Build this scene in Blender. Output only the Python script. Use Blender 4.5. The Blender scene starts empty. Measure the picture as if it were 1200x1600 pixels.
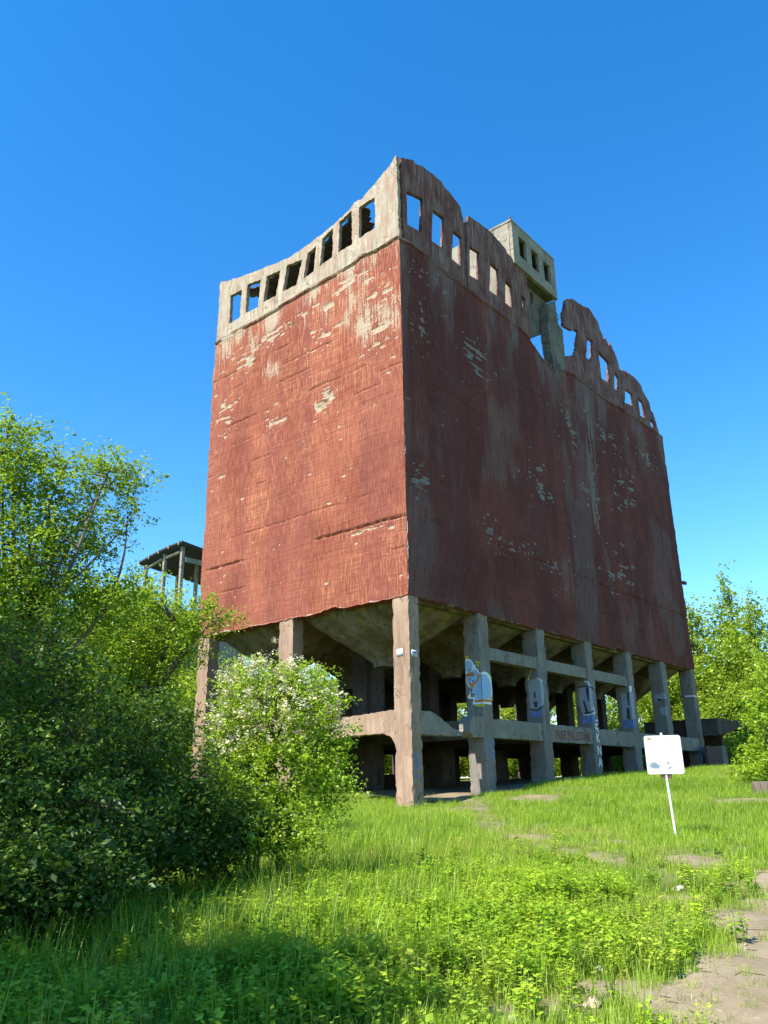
import bpy, bmesh, math, random
import numpy as np
from mathutils import Matrix, Vector

# ------------------------------------------------------------------ camera, sky, sun, exposure
S = bpy.context.scene
COL = S.collection
CAM = np.array([-24.28189, -19.23773, 0.0])          # eye level is z = 0
YAW, PIT, ROL, FPX = 0.69888, 0.33142, -0.01607, 1265.0
FW = np.array([math.cos(YAW)*math.cos(PIT), math.sin(YAW)*math.cos(PIT), math.sin(PIT)])
_r = np.array([math.sin(YAW), -math.cos(YAW), 0.0]); _u = np.cross(_r, FW)
RT = _r*math.cos(ROL) + _u*math.sin(ROL)
UP = -_r*math.sin(ROL) + _u*math.cos(ROL)
cd = bpy.data.cameras.new('camera'); cam = bpy.data.objects.new('camera', cd); COL.objects.link(cam)
cd.sensor_fit = 'VERTICAL'; cd.sensor_height = 24.0; cd.lens = 24.0*FPX/1600.0
cd.clip_start = 0.1; cd.clip_end = 3000
cam.matrix_world = Matrix(((RT[0], UP[0], -FW[0], CAM[0]), (RT[1], UP[1], -FW[1], CAM[1]), (RT[2], UP[2], -FW[2], CAM[2]), (0, 0, 0, 1)))
S.camera = cam
SUN_EL, SUN_OFF = math.radians(50), math.radians(8)   # light travels along +x, turned 8 degrees towards -y
travel = Vector((math.cos(SUN_EL)*math.cos(SUN_OFF), -math.cos(SUN_EL)*math.sin(SUN_OFF), -math.sin(SUN_EL)))
sl = bpy.data.lights.new('sun', 'SUN'); sl.energy = 5.0; sl.angle = math.radians(0.53); sl.color = (1.0, 0.95, 0.86)
sun = bpy.data.objects.new('sun', sl); COL.objects.link(sun); sun.rotation_euler = travel.to_track_quat('-Z', 'Y').to_euler()
W = bpy.data.worlds.new('World'); S.world = W; W.use_nodes = True
wt = W.node_tree; wt.nodes.clear()
sky = wt.nodes.new('ShaderNodeTexSky'); sky.sky_type = 'NISHITA'; sky.sun_disc = False
sky.sun_elevation = SUN_EL
to_sun = -travel
sky.sun_rotation = math.atan2(to_sun.x, to_sun.y)
sky.altitude = 200; sky.air_density = 1.0; sky.dust_density = 0.0; sky.ozone_density = 2.5
hs = wt.nodes.new('ShaderNodeHueSaturation'); hs.inputs['Saturation'].default_value = 1.36; hs.inputs['Value'].default_value = 1.0
bg = wt.nodes.new('ShaderNodeBackground'); bg.inputs[1].default_value = 0.140
wo = wt.nodes.new('ShaderNodeOutputWorld')
wt.links.new(sky.outputs[0], hs.inputs['Color']); wt.links.new(hs.outputs[0], bg.inputs[0]); wt.links.new(bg.outputs[0], wo.inputs[0])
S.view_settings.view_transform = 'Standard'; S.view_settings.look = 'None'; S.view_settings.exposure = 1.2; S.view_settings.gamma = 1.0
S.view_settings.use_curve_mapping = False
S.render.engine = 'CYCLES'; S.cycles.max_bounces = 6; S.cycles.transparent_max_bounces = 4

# ------------------------------------------------------------------ helpers
RNG = np.random.default_rng(7)

def ray(px, py):
    return FW + RT*(px-600)/FPX - UP*(py-800)/FPX
def at(px, py, d):                                   # a point d metres away (along the ground) seen at a pixel
    r = ray(px, py); return CAM + r/math.hypot(r[0], r[1])*d
def on_x(px, py, x):
    r = ray(px, py); return CAM + r*(x-CAM[0])/r[0]
def on_y(px, py, y):
    r = ray(px, py); return CAM + r*(y-CAM[1])/r[1]

def _hash(i, j, k, seed):
    h = (i.astype(np.int64)*374761393 + j.astype(np.int64)*668265263 + k.astype(np.int64)*2147483647 + seed*1274126177) & 0xFFFFFFFF
    h = ((h ^ (h >> 13))*1274126177) & 0xFFFFFFFF
    h = (h ^ (h >> 16)) & 0xFFFFFFFF
    return h/4294967295.0
def vnoise(p, seed=0):                               # value noise 0..1 on (n,3) points
    p = np.asarray(p, float); f = np.floor(p); t = p-f; t = t*t*(3-2*t); f = f.astype(np.int64)
    o = 0
    for a in (0, 1):
        for b in (0, 1):
            for c in (0, 1):
                w = (t[:, 0] if a else 1-t[:, 0])*(t[:, 1] if b else 1-t[:, 1])*(t[:, 2] if c else 1-t[:, 2])
                o = o + w*_hash(f[:, 0]+a, f[:, 1]+b, f[:, 2]+c, seed)
    return o
def fnoise(p, seed=0, oct=3):
    p = np.asarray(p, float); o = 0; a = 0.5; tot = 0
    for i in range(oct):
        o = o + a*vnoise(p*2**i, seed+i*17); tot += a; a *= 0.5
    return o/tot
def p3(x, y, z=0.0):
    x = np.asarray(x, float); return np.stack([x, np.broadcast_to(y, x.shape), np.broadcast_to(z, x.shape)], -1).reshape(-1, 3)
def sstep(a, b, x):
    t = np.clip((np.asarray(x, float)-a)/(b-a), 0, 1); return t*t*(3-2*t)

def mesh_np(name, V, quads=None, tris=None):
    V = np.asarray(V, np.float32)
    quads = np.zeros((0, 4), np.int32) if quads is None else np.asarray(quads, np.int32)
    tris = np.zeros((0, 3), np.int32) if tris is None else np.asarray(tris, np.int32)
    me = bpy.data.meshes.new(name)
    me.vertices.add(len(V)); me.vertices.foreach_set('co', V.ravel())
    nl = quads.size+tris.size; me.loops.add(nl)
    me.loops.foreach_set('vertex_index', np.concatenate([quads.ravel(), tris.ravel()]).astype(np.int32))
    nf = len(quads)+len(tris); me.polygons.add(nf)
    ls = np.concatenate([np.arange(len(quads))*4, quads.size+np.arange(len(tris))*3]).astype(np.int32)
    me.polygons.foreach_set('loop_start', ls)
    me.update(calc_edges=True); me.validate()
    return me
def set_attr(me, name, vals, domain='POINT'):
    a = me.attributes.new(name, 'FLOAT', domain); a.data.foreach_set('value', np.asarray(vals, np.float32).ravel())
def wpos(o):
    v = Vector(o.location); p = o.parent
    while p: v = v+p.location; p = p.parent
    return v
def obj(name, me, mat=None, parent=None, loc=(0, 0, 0), smooth=False):
    o = bpy.data.objects.new(name, me); COL.objects.link(o); o.location = loc
    if mat is not None and me is not None and len(me.materials) == 0: me.materials.append(mat)
    if smooth: me.polygons.foreach_set('use_smooth', np.ones(len(me.polygons), bool))
    if parent is not None:
        o.parent = parent; o.location = Vector(loc)-wpos(parent)
    return o
def empty(name, loc, label, cat, group=None):
    o = bpy.data.objects.new(name, None); COL.objects.link(o); o.location = loc
    return tag(o, label, cat, group)
def tag(o, label, cat, group=None):
    o['label'] = label; o['category'] = cat
    if group: o['group'] = group
    return o
def bm_mesh(name, bm):
    me = bpy.data.meshes.new(name); bmesh.ops.recalc_face_normals(bm, faces=bm.faces); bm.to_mesh(me); bm.free(); return me

# ------------------------------------------------------------------ node materials
class NT:
    def __init__(s, name):
        s.m = bpy.data.materials.new(name); s.m.use_nodes = True; s.t = s.m.node_tree; s.t.nodes.clear()
        s.out = s.t.nodes.new('ShaderNodeOutputMaterial')
    def put(s, sock, v):
        if isinstance(v, bpy.types.NodeSocket): s.t.links.new(v, sock)
        elif isinstance(v, tuple) and len(v) == 3 and sock.type == 'RGBA': sock.default_value = (*v, 1)
        else: sock.default_value = v
    def node(s, typ, ins=(), **kw):
        n = s.t.nodes.new(typ)
        for k, v in kw.items(): setattr(n, k, v)
        for k, v in dict(ins).items(): s.put(n.inputs[k], v)
        return n
    def co(s): return s.node('ShaderNodeTexCoord').outputs['Object']
    def map(s, v, sc): return s.node('ShaderNodeMapping', {'Vector': v, 'Scale': sc}).outputs[0]
    def noise(s, v, sc, det=3, rough=0.55, dist=0.0):
        return s.node('ShaderNodeTexNoise', {'Vector': v, 'Scale': sc, 'Detail': det, 'Roughness': rough, 'Distortion': dist}).outputs['Fac']
    def ss(s, v, a, b, lo=0.0, hi=1.0):
        return s.node('ShaderNodeMapRange', {'Value': v, 'From Min': a, 'From Max': b, 'To Min': lo, 'To Max': hi}, interpolation_type='SMOOTHSTEP').outputs[0]
    def math(s, op, a, b=0.0):
        return s.node('ShaderNodeMath', {0: a, 1: b}, operation=op, use_clamp=False).outputs[0]
    def mix(s, f, a, b, blend='MIX'):
        n = s.node('ShaderNodeMix', data_type='RGBA', blend_type=blend, clamp_factor=True)
        s.put(n.inputs[0], f); s.put(n.inputs[6], a); s.put(n.inputs[7], b); return n.outputs[2]
    def attr(s, name, typ='GEOMETRY'): return s.node('ShaderNodeAttribute', attribute_name=name, attribute_type=typ).outputs['Fac']
    def bump(s, h, st, dist): return s.node('ShaderNodeBump', {'Height': h, 'Strength': st, 'Distance': dist}).outputs[0]
    def done(s, col, rough=0.9, normal=None, spec=0.2):
        b = s.node('ShaderNodeBsdfPrincipled', {'Base Color': col, 'Roughness': rough, 'Specular IOR Level': spec})
        if normal is not None: s.put(b.inputs['Normal'], normal)
        s.t.links.new(b.outputs[0], s.out.inputs[0]); return s.m

def mat_painted_wall():
    n = NT('weathered_red_paint'); c = n.co()
    big = n.noise(n.map(c, (0.35, 0.35, 0.22)), 1.0, 3)
    strip = n.noise(n.map(c, (0.8, 0.8, 0.04)), 1.0, 1, 0.4)
    streak = n.noise(n.map(c, (9, 9, 0.8)), 1.0, 4, 0.6)
    streak2 = n.noise(n.map(c, (26, 26, 1.8)), 1.0, 3, 0.65)
    horiz = n.noise(n.map(c, (0.45, 0.45, 5.5)), 1.0, 4, 0.65)
    fine = n.noise(c, 14.0, 4, 0.6)
    board = n.noise(n.map(c, (0.25, 0.25, 7.5)), 1.0, 2, 0.5)
    line = n.noise(n.map(c, (0.6, 0.6, 24.0)), 1.0, 2, 0.6)
    blot = n.noise(n.map(c, (1.1, 1.1, 0.8)), 1.0, 5, 0.7)
    wear_lit = n.attr('wear_lit')
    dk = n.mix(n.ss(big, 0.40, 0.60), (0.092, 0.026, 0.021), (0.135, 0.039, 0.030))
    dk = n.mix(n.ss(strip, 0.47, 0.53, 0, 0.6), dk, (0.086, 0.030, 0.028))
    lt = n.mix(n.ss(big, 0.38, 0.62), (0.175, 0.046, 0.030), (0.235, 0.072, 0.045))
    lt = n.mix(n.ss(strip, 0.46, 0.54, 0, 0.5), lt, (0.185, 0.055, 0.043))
    red = n.mix(n.ss(wear_lit, 0.3, 0.6), dk, lt)  # low value picks darker red: side wall's shade put into the paint
    red = n.mix(n.ss(blot, 0.50, 0.68, 0, 0.35), red, (0.100, 0.033, 0.028))
    worn = n.math('MULTIPLY', n.ss(streak, 0.44, 0.70), n.ss(board, 0.36, 0.62))
    worn = n.math('MULTIPLY', worn, n.ss(big, 0.3, 0.62, 0.35, 1.0))
    worn = n.math('MULTIPLY', worn, n.ss(strip, 0.46, 0.56, 1.0, 0.35))
    red = n.mix(n.math('MULTIPLY', n.math('MULTIPLY', worn, 0.8), wear_lit), red, (0.43, 0.172, 0.082))
    flk = n.math('MULTIPLY', n.ss(streak2, 0.47, 0.66, 0, 0.62), n.ss(blot, 0.36, 0.56, 0.25, 1.0))
    red = n.mix(n.math('MULTIPLY', flk, wear_lit), red, (0.46, 0.200, 0.095))
    hz = n.math('MULTIPLY', n.ss(line, 0.50, 0.64, 0, 0.7), n.ss(n.noise(n.map(c, (0.5, 0.5, 0.35)), 1.0, 3, 0.6), 0.44, 0.58))
    red = n.mix(n.math('MULTIPLY', n.math('MULTIPLY', hz, 0.30), wear_lit), red, (0.47, 0.215, 0.105))
    red = n.mix(n.ss(streak2, 0.34, 0.46, 0.25, 0.0), red, (0.075, 0.021, 0.016))
    red = n.mix(n.math('MULTIPLY', n.ss(line, 0.28, 0.36, 0.35, 0.0), n.ss(blot, 0.4, 0.6)), red, (0.065, 0.020, 0.016))
    red = n.mix(n.ss(board, 0.62, 0.74, 0, 0.4), red, (0.10, 0.027, 0.021))
    run = n.math('MULTIPLY', n.ss(n.noise(n.map(c, (2.6, 2.6, 0.07)), 1.0, 4, 0.7), 0.56, 0.70), n.ss(n.noise(n.map(c, (0.4, 0.4, 0.2)), 1.0, 2, 0.5), 0.45, 0.6))
    red = n.mix(n.math('MULTIPLY', run, 0.30), red, (0.06, 0.03, 0.026))
    con = n.mix(n.ss(fine, 0.3, 0.7), (0.30, 0.235, 0.16), (0.42, 0.345, 0.25))
    con = n.mix(n.ss(streak, 0.35, 0.7, 0, 0.6), con, (0.29, 0.21, 0.14))
    con = n.mix(n.ss(wear_lit, 0.3, 0.6), n.mix(n.ss(fine, 0.3, 0.7), (0.13, 0.115, 0.095), (0.22, 0.20, 0.17)), con)  # bare concrete greyed on the side wall, shade put into its colour
    b = n.math('ADD', n.attr('bare'), n.math('MULTIPLY', n.math('SUBTRACT', streak, 0.5), 0.9))
    b = n.math('ADD', b, n.math('MULTIPLY', n.math('SUBTRACT', fine, 0.5), 0.5))
    col = n.mix(n.ss(b, 0.42, 0.62), red, con)
    col = n.mix(n.math('MULTIPLY', n.attr('grey'), n.ss(streak, 0.35, 0.65, 0.35, 1.0)), col, (0.20, 0.185, 0.165))
    col = n.mix(n.attr('dark'), col, (0.035, 0.028, 0.024))
    hh = n.math('ADD', n.math('MULTIPLY', streak2, 0.5), n.math('ADD', n.math('MULTIPLY', board, 0.8), n.math('ADD', fine, n.math('MULTIPLY', line, 0.2))))
    return n.done(col, 0.92, n.bump(hh, 0.8, 0.035), 0.12)

def mat_concrete(name, a, b, stain, moss=None, seed=0.0, paint=None):
    n = NT(name); c = n.co()
    c2 = n.node('ShaderNodeVectorMath', {0: c, 1: (seed, seed*1.7, seed*0.6)}, operation='ADD').outputs[0]
    big = n.noise(c2, 0.9, 4, 0.6)
    streak = n.noise(n.map(c2, (7, 7, 0.5)), 1.0, 4, 0.6)
    board = n.noise(n.map(c2, (11, 11, 0.35)), 1.0, 2, 0.5)
    fine = n.noise(c2, 22.0, 5, 0.65)
    col = n.mix(n.ss(big, 0.35, 0.65), a, b)
    col = n.mix(n.ss(streak, 0.5, 0.75, 0, 0.75), col, stain)
    col = n.mix(n.ss(n.noise(n.map(c2, (1.6, 1.6, 0.5)), 1.0, 5, 0.7), 0.54, 0.68, 0, 0.6), col, tuple(0.55*q_ for q_ in stain))
    cr = n.node('ShaderNodeTexVoronoi', {'Vector': n.node('ShaderNodeVectorMath', {0: n.map(c2, (0.55, 0.55, 0.8)), 1: n.node('ShaderNodeTexNoise', {'Vector': c2, 'Scale': 2.2, 'Detail': 4.0}).outputs['Color']}, operation='ADD').outputs[0], 'Scale': 1.0}, feature='DISTANCE_TO_EDGE').outputs['Distance']
    crack = n.math('MULTIPLY', n.ss(cr, 0.006, 0.018, 1.0, 0.0), n.ss(big, 0.45, 0.6))
    col = n.mix(n.math('MULTIPLY', crack, 0.75), col, tuple(0.18*q_ for q_ in a))
    if moss: col = n.mix(n.ss(n.noise(c2, 1.7, 5, 0.65), 0.52, 0.66, 0, 0.7), col, moss)
    if paint: col = n.mix(n.math('MULTIPLY', n.ss(n.noise(n.map(c2, (5, 5, 0.7)), 1.0, 5, 0.7), 0.47, 0.62), 0.8), col, paint)
    col = n.mix(n.ss(fine, 0.6, 0.8, 0, 0.5), col, tuple(0.45*q for q in a))
    hh = n.math('ADD', n.math('MULTIPLY', board, 0.8), n.math('ADD', big, n.math('MULTIPLY', fine, 0.6)))
    hh = n.math('SUBTRACT', hh, n.math('MULTIPLY', crack, 0.8))
    return n.done(col, 0.93, n.bump(hh, 0.8, 0.035), 0.12)

def mat_plain(name, col, rough=0.8, var=0.12, scale=8.0, spec=0.2):
    n = NT(name); c = n.co(); f = n.noise(c, scale, 4, 0.6)
    k = n.mix(n.ss(f, 0.3, 0.7), tuple(q*(1-var) for q in col), tuple(min(1, q*(1+var)) for q in col))
    return n.done(k, rough, n.bump(f, 0.2, 0.01), spec)

def mat_leaf(name, dark, mid, light, trans=0.3, instanced=False):
    n = NT(name)
    t = n.attr('tint')
    if instanced:
        r = n.node('ShaderNodeObjectInfo').outputs['Random']
        d = n.attr('dry', 'INSTANCER')
        t = n.math('ADD', n.math('MULTIPLY', t, 0.65), n.math('MULTIPLY', r, 0.50))
    col = n.mix(n.ss(t, 0.0, 0.5), dark, mid); col = n.mix(n.ss(t, 0.5, 1.0), col, light)
    if instanced:
        col = n.mix(n.math('MAXIMUM', d, 0.0), col, (0.42, 0.34, 0.12)); col = n.mix(n.math('MAXIMUM', n.math('MULTIPLY', d, -1.0), 0.0), col, (0.045, 0.120, 0.020))
    df = n.node('ShaderNodeBsdfDiffuse', {'Color': col}); tr = n.node('ShaderNodeBsdfTranslucent', {'Color': n.mix(0.5, col, light)})
    gl = n.node('ShaderNodeBsdfGlossy', {'Color': (1, 1, 1), 'Roughness': 0.45})
    a = n.node('ShaderNodeMixShader', {0: trans}); n.t.links.new(df.outputs[0], a.inputs[1]); n.t.links.new(tr.outputs[0], a.inputs[2])
    b = n.node('ShaderNodeMixShader', {0: 0.018}); n.t.links.new(a.outputs[0], b.inputs[1]); n.t.links.new(gl.outputs[0], b.inputs[2])
    n.t.links.new(b.outputs[0], n.out.inputs[0]); return n.m

def mat_ground():
    n = NT('meadow_soil'); c = n.co(); s = n.attr('soil')
    big = n.noise(c, 0.8, 4, 0.6); fine = n.noise(c, 9.0, 5, 0.65); peb = n.noise(c, 45.0, 3, 0.6)
    soil = n.mix(n.ss(big, 0.35, 0.65), (0.185, 0.145, 0.09), (0.26, 0.21, 0.135))
    soil = n.mix(n.ss(fine, 0.45, 0.75, 0, 0.6), soil, (0.14, 0.107, 0.07))
    soil = n.mix(n.ss(peb, 0.66, 0.74), soil, (0.38, 0.33, 0.25))
    gr = n.mix(n.ss(fine, 0.35, 0.65), (0.055, 0.10, 0.018), (0.14, 0.17, 0.045))
    gr = n.mix(n.ss(n.noise(c, 2.3, 4, 0.6), 0.55, 0.7, 0, 0.55), gr, (0.24, 0.20, 0.09))
    f = n.ss(n.math('ADD', s, n.math('MULTIPLY', n.math('SUBTRACT', fine, 0.5), 0.9)), 0.35, 0.65)
    col = n.mix(f, gr, soil)
    return n.done(col, 0.95, n.bump(n.math('ADD', fine, n.math('MULTIPLY', peb, 0.5)), 0.7, 0.03), 0.1)

MW = mat_painted_wall()
M_PAL = mat_concrete('pale_concrete', (0.29, 0.245, 0.18), (0.38, 0.33, 0.25), (0.16, 0.13, 0.09), paint=(0.30, 0.18, 0.125))
M_PAR = mat_concrete('parapet_concrete', (0.19, 0.12, 0.095), (0.15, 0.065, 0.052), (0.30, 0.25, 0.20), seed=4.0, paint=(0.13, 0.042, 0.038))
M_CAB = mat_concrete('cabin_concrete', (0.23, 0.205, 0.155), (0.31, 0.275, 0.21), (0.12, 0.105, 0.078), seed=9.0)
M_CAD = mat_concrete('dark_cabin_concrete', (0.12, 0.108, 0.085), (0.18, 0.16, 0.125), (0.06, 0.052, 0.04), seed=10.0)  # darker variant of the cabin concrete for floor, support and pier
M_COL = mat_concrete('column_concrete', (0.285, 0.190, 0.128), (0.35, 0.245, 0.172), (0.18, 0.12, 0.082), seed=2.0, paint=(0.25, 0.165, 0.12))
M_COLG = mat_concrete('grey_column_concrete', (0.17, 0.165, 0.14), (0.23, 0.215, 0.185), (0.12, 0.098, 0.078), seed=6.0, paint=(0.25, 0.15, 0.11))
M_BEAM = mat_concrete('beam_concrete', (0.20, 0.18, 0.145), (0.26, 0.23, 0.185), (0.13, 0.105, 0.075), seed=12.0, moss=(0.20, 0.19, 0.12))
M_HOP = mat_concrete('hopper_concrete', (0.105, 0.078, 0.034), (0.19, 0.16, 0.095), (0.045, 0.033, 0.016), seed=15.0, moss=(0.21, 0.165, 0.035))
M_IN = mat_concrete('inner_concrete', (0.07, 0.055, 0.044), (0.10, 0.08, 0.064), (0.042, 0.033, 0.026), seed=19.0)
M_FAR = mat_concrete('far_concrete', (0.22, 0.20, 0.165), (0.28, 0.255, 0.21), (0.14, 0.125, 0.10), seed=23.0)
M_ROOF = mat_plain('shade_dark_roof', (0.035, 0.033, 0.034), 0.9)  # pavilion slab: shade of its underside put into the colour
M_STEEL = mat_plain('rusty_steel', (0.10, 0.06, 0.045), 0.8)
M_BARK = mat_concrete('bark', (0.13, 0.10, 0.072), (0.18, 0.15, 0.11), (0.07, 0.055, 0.04), seed=30.0)
M_BARKD = mat_concrete('dark_bark', (0.085, 0.065, 0.048), (0.12, 0.095, 0.07), (0.05, 0.04, 0.03), seed=33.0)
M_WHITE = mat_plain('white_enamel', (0.66, 0.66, 0.64), 0.45, 0.03, spec=0.4)
M_POST = mat_plain('galvanised_post', (0.66, 0.66, 0.66), 0.5, 0.06)
M_STONE = mat_concrete('pale_stone', (0.44, 0.40, 0.33), (0.54, 0.50, 0.43), (0.33, 0.28, 0.22), seed=41.0)
M_PEB = mat_concrete('pebble_stone', (0.25, 0.21, 0.155), (0.32, 0.275, 0.21), (0.18, 0.15, 0.11), seed=47.0)
M_BRICK = mat_concrete('brick_rubble', (0.50, 0.27, 0.18), (0.55, 0.36, 0.26), (0.42, 0.34, 0.28), seed=44.0)
M_GRD = mat_ground()
ML_TREE = mat_leaf('tree_leaves', (0.078, 0.151, 0.010), (0.212, 0.335, 0.018), (0.388, 0.508, 0.036), 0.42)
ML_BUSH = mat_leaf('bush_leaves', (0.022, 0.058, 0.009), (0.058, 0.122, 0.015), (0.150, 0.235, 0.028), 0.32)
ML_HAW = mat_leaf('hawthorn_leaves', (0.101, 0.200, 0.011), (0.259, 0.400, 0.021), (0.425, 0.562, 0.044), 0.42)
ML_FAR = mat_leaf('woodland_leaves', (0.097, 0.167, 0.013), (0.240, 0.351, 0.024), (0.397, 0.508, 0.044), 0.42)
ML_FLW = mat_leaf('blossom_petals', (0.46, 0.42, 0.24), (0.58, 0.54, 0.34), (0.70, 0.66, 0.48), 0.2)
ML_GR = mat_leaf('grass_blades', (0.097, 0.200, 0.010), (0.231, 0.373, 0.018), (0.388, 0.518, 0.036), 0.42, True)
ML_WD = mat_leaf('weed_leaves', (0.078, 0.189, 0.013), (0.231, 0.389, 0.018), (0.425, 0.562, 0.032), 0.42, True)

# ------------------------------------------------------------------ terrain
TC = np.array([(-24.3, -19.2, -1.62), (-19, -15, -1.60), (-18, -17.5, -1.62), (-12, -15.5, -1.52), (-14, -10, -1.42), (-18, -8, -1.40), (-26, -12, -1.55),
    (-5, -11.5, -1.12), (-10, -5, -1.12), (0, 0, -0.62), (-2, -1, -0.75), (5, 0, -0.22), (10, 0, 0.22), (15, 0, 0.55), (20, 0, 0.65), (25, 0, 0.7), (30, 0, 0.75),
    (0, -5, -0.85), (5, -6.0, -0.36), (12, -5, 0.34), (20, -5, 0.82), (30, -5, 0.85), (0, 13, -0.25), (-6, 6, -0.75), (12, -16, -1.0), (25, -16, -0.3), (40, -10, 0.4), (40, 10, 0.8),
    (5, 6, 0.05), (15, 6, 0.4), (25, 6, 0.6), (10, 18, 0.3), (30, 20, 0.8), (0, 30, 0.2), (-15, 10, -0.8), (-35, -10, -1.6), (-35, -35, -1.7), (0, -35, -1.7), (60, -20, 0.3), (60, 30, 1), (20, 60, 1)])
def T(x, y):
    x = np.asarray(x, float); y = np.asarray(y, float); sh = np.broadcast(x, y).shape
    x = np.broadcast_to(x, sh).ravel(); y = np.broadcast_to(y, sh).ravel()
    num = np.zeros(x.shape); den = np.zeros(x.shape)
    for a, b, c in TC:
        w = 1.0/((x-a)**2+(y-b)**2+4.0)**1.8
        num += w*c; den += w
    z = num/den
    z = z+(fnoise(p3(x*0.55, y*0.55), 5, 3)-0.5)*0.16+(vnoise(p3(x*2.3, y*2.3), 9)-0.5)*0.025
    return z.reshape(sh)
def Tz(x, y): return float(T(np.array([x]), np.array([y]))[0])
def ground_px(px, py):
    r = ray(px, py); t = np.linspace(3, 70, 1400); P = CAM+t[:, None]*r
    b = np.nonzero(P[:, 2] < T(P[:, 0], P[:, 1]))[0]
    return P[b[0]] if len(b) else P[-1]
def dseg(x, y, pts):                                  # distance to a polyline
    d = np.full(np.shape(x), 1e9)
    for (ax, ay), (bx, by) in zip(pts[:-1], pts[1:]):
        vx, vy = bx-ax, by-ay; t = np.clip(((x-ax)*vx+(y-ay)*vy)/(vx*vx+vy*vy+1e-9), 0, 1)
        d = np.minimum(d, np.hypot(x-ax-t*vx, y-ay-t*vy))
    return d
def gp(*pts): return [tuple(ground_px(*q)[:2]) for q in pts]
ROAD = [(-27.0, -21.85), (-22.0, -19.45), (-17.2, -17.45), (-13.0, -16.3), (-9.0, -15.65), (0.0, -15.8), (14.0, -18.5), (40.0, -27.0)]
TRACK = gp((1190, 1395), (1040, 1372), (930, 1340), (820, 1318), (765, 1285), (752, 1262))+[(2.9, -0.4), (3.0, 2.0)]
SPOTS = [(p_, r_) for p_, r_ in zip(gp((640, 1590), (760, 1588), (880, 1575), (960, 1545), (880, 1515), (700, 1555), (840, 1310), (955, 1316), (1080, 1345), (845, 1246), (725, 1266), (1060, 1405), (560, 1595), (625, 1272), (1170, 1250), (1010, 1440), (700, 1320)),
        (0.45, 0.45, 0.5, 0.55, 0.35, 0.3, 1.1, 1.0, 0.9, 1.9, 1.2, 0.8, 0.35, 0.7, 1.6, 0.7, 0.6))]
def soil(x, y):
    j = (fnoise(p3(x*1.1, y*1.1), 21, 3)-0.5).reshape(np.shape(x))
    s = 1-sstep(0.45, 1.5, dseg(x, y, ROAD)+j*1.6)
    s = np.maximum(s, 0.52*(1-sstep(0.06, 0.75, dseg(x, y, TRACK)+j*0.9)))
    for k_, ((a, b), r) in enumerate(SPOTS): s = np.maximum(s, (0.80 if k_ < 6 else 0.88)*(1-sstep(r*0.3, r, np.hypot(x-a, y-b)+j*0.7)))
    inside = sstep(-0.3, 0.5, x)*sstep(-0.6, 0.3, y)*(1-sstep(30, 31, x))*(1-sstep(13, 14, y))
    s = np.maximum(s, 0.9*inside*sstep(1.5, 3.5, x))
    return np.clip(s, 0, 1)

def axis_steps(lo, hi, fine, far):
    a = list(np.arange(lo, hi+1e-6, fine)); st = fine
    x = hi
    while x < far: st *= 1.35; x += st; a.append(x)
    st = fine; x = lo
    while x > -far: st *= 1.35; x -= st; a.insert(0, x)
    return np.array(a)
gx = axis_steps(-27, 34, 0.22, 900); gy = axis_steps(-22, 16, 0.22, 900)
X, Y = np.meshgrid(gx, gy, indexing='ij'); Z = T(X, Y); nx, ny = X.shape
idx = np.arange(nx*ny).reshape(nx, ny)
q = np.stack([idx[:-1, :-1], idx[1:, :-1], idx[1:, 1:], idx[:-1, 1:]], -1).reshape(-1, 4)
GZ = Z.copy()
def gz_at(x, y):
    i = np.clip(np.searchsorted(gx, x)-1, 0, len(gx)-2); j = np.clip(np.searchsorted(gy, y)-1, 0, len(gy)-2)
    u = (x-gx[i])/(gx[i+1]-gx[i]); v = (y-gy[j])/(gy[j+1]-gy[j])
    return GZ[i, j]*(1-u)*(1-v)+GZ[i+1, j]*u*(1-v)+GZ[i, j+1]*(1-u)*v+GZ[i+1, j+1]*u*v
me = mesh_np('ground', np.stack([X, Y, Z], -1).reshape(-1, 3), q)
set_attr(me, 'soil', soil(X, Y))
g = obj('ground', me, M_GRD, smooth=True); g['kind'] = 'structure'; g['label'] = 'grassy sloping ground with bare soil patches'

# the dirt road: its own sheet lying on the ground
rx = np.arange(-25, 2, 0.1); ry = np.arange(-21.5, -13.2, 0.1)
X, Y = np.meshgrid(rx, ry, indexing='ij'); Z = T(X, Y)+0.012; m = dseg(X, Y, ROAD)+(fnoise(p3(X*1.6, Y*1.6), 31, 4)-0.5).reshape(X.shape)*1.9 < 0.85
nx, ny = X.shape; idx = np.arange(nx*ny).reshape(nx, ny)
q = np.stack([idx[:-1, :-1], idx[1:, :-1], idx[1:, 1:], idx[:-1, 1:]], -1)[m[:-1, :-1]].reshape(-1, 4)
uq, inv = np.unique(q, return_inverse=True)
V = np.stack([X, Y, Z], -1).reshape(-1, 3)[uq]
V[:, 2] = gz_at(V[:, 0], V[:, 1])+0.006
me = mesh_np('dirt_road', V, inv.reshape(-1, 4)); set_attr(me, 'soil', np.ones(len(V)))
o = obj('dirt_road', me, M_GRD, smooth=True); o['kind'] = 'structure'; o['label'] = 'bare trodden dirt road beside the meadow'

# ------------------------------------------------------------------ the bunker
BL, BW = 30.3, 13.25                                  # length of the shaded side, width of the sunny end
Z0, Z1 = 7.22, 24.0                                   # wall bottom and wall top
B = empty('coal_bunker', (BL/2, BW/2, Tz(BL/2, BW/2)), 'huge derelict red-painted concrete coal bunker standing on columns', 'building')

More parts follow.
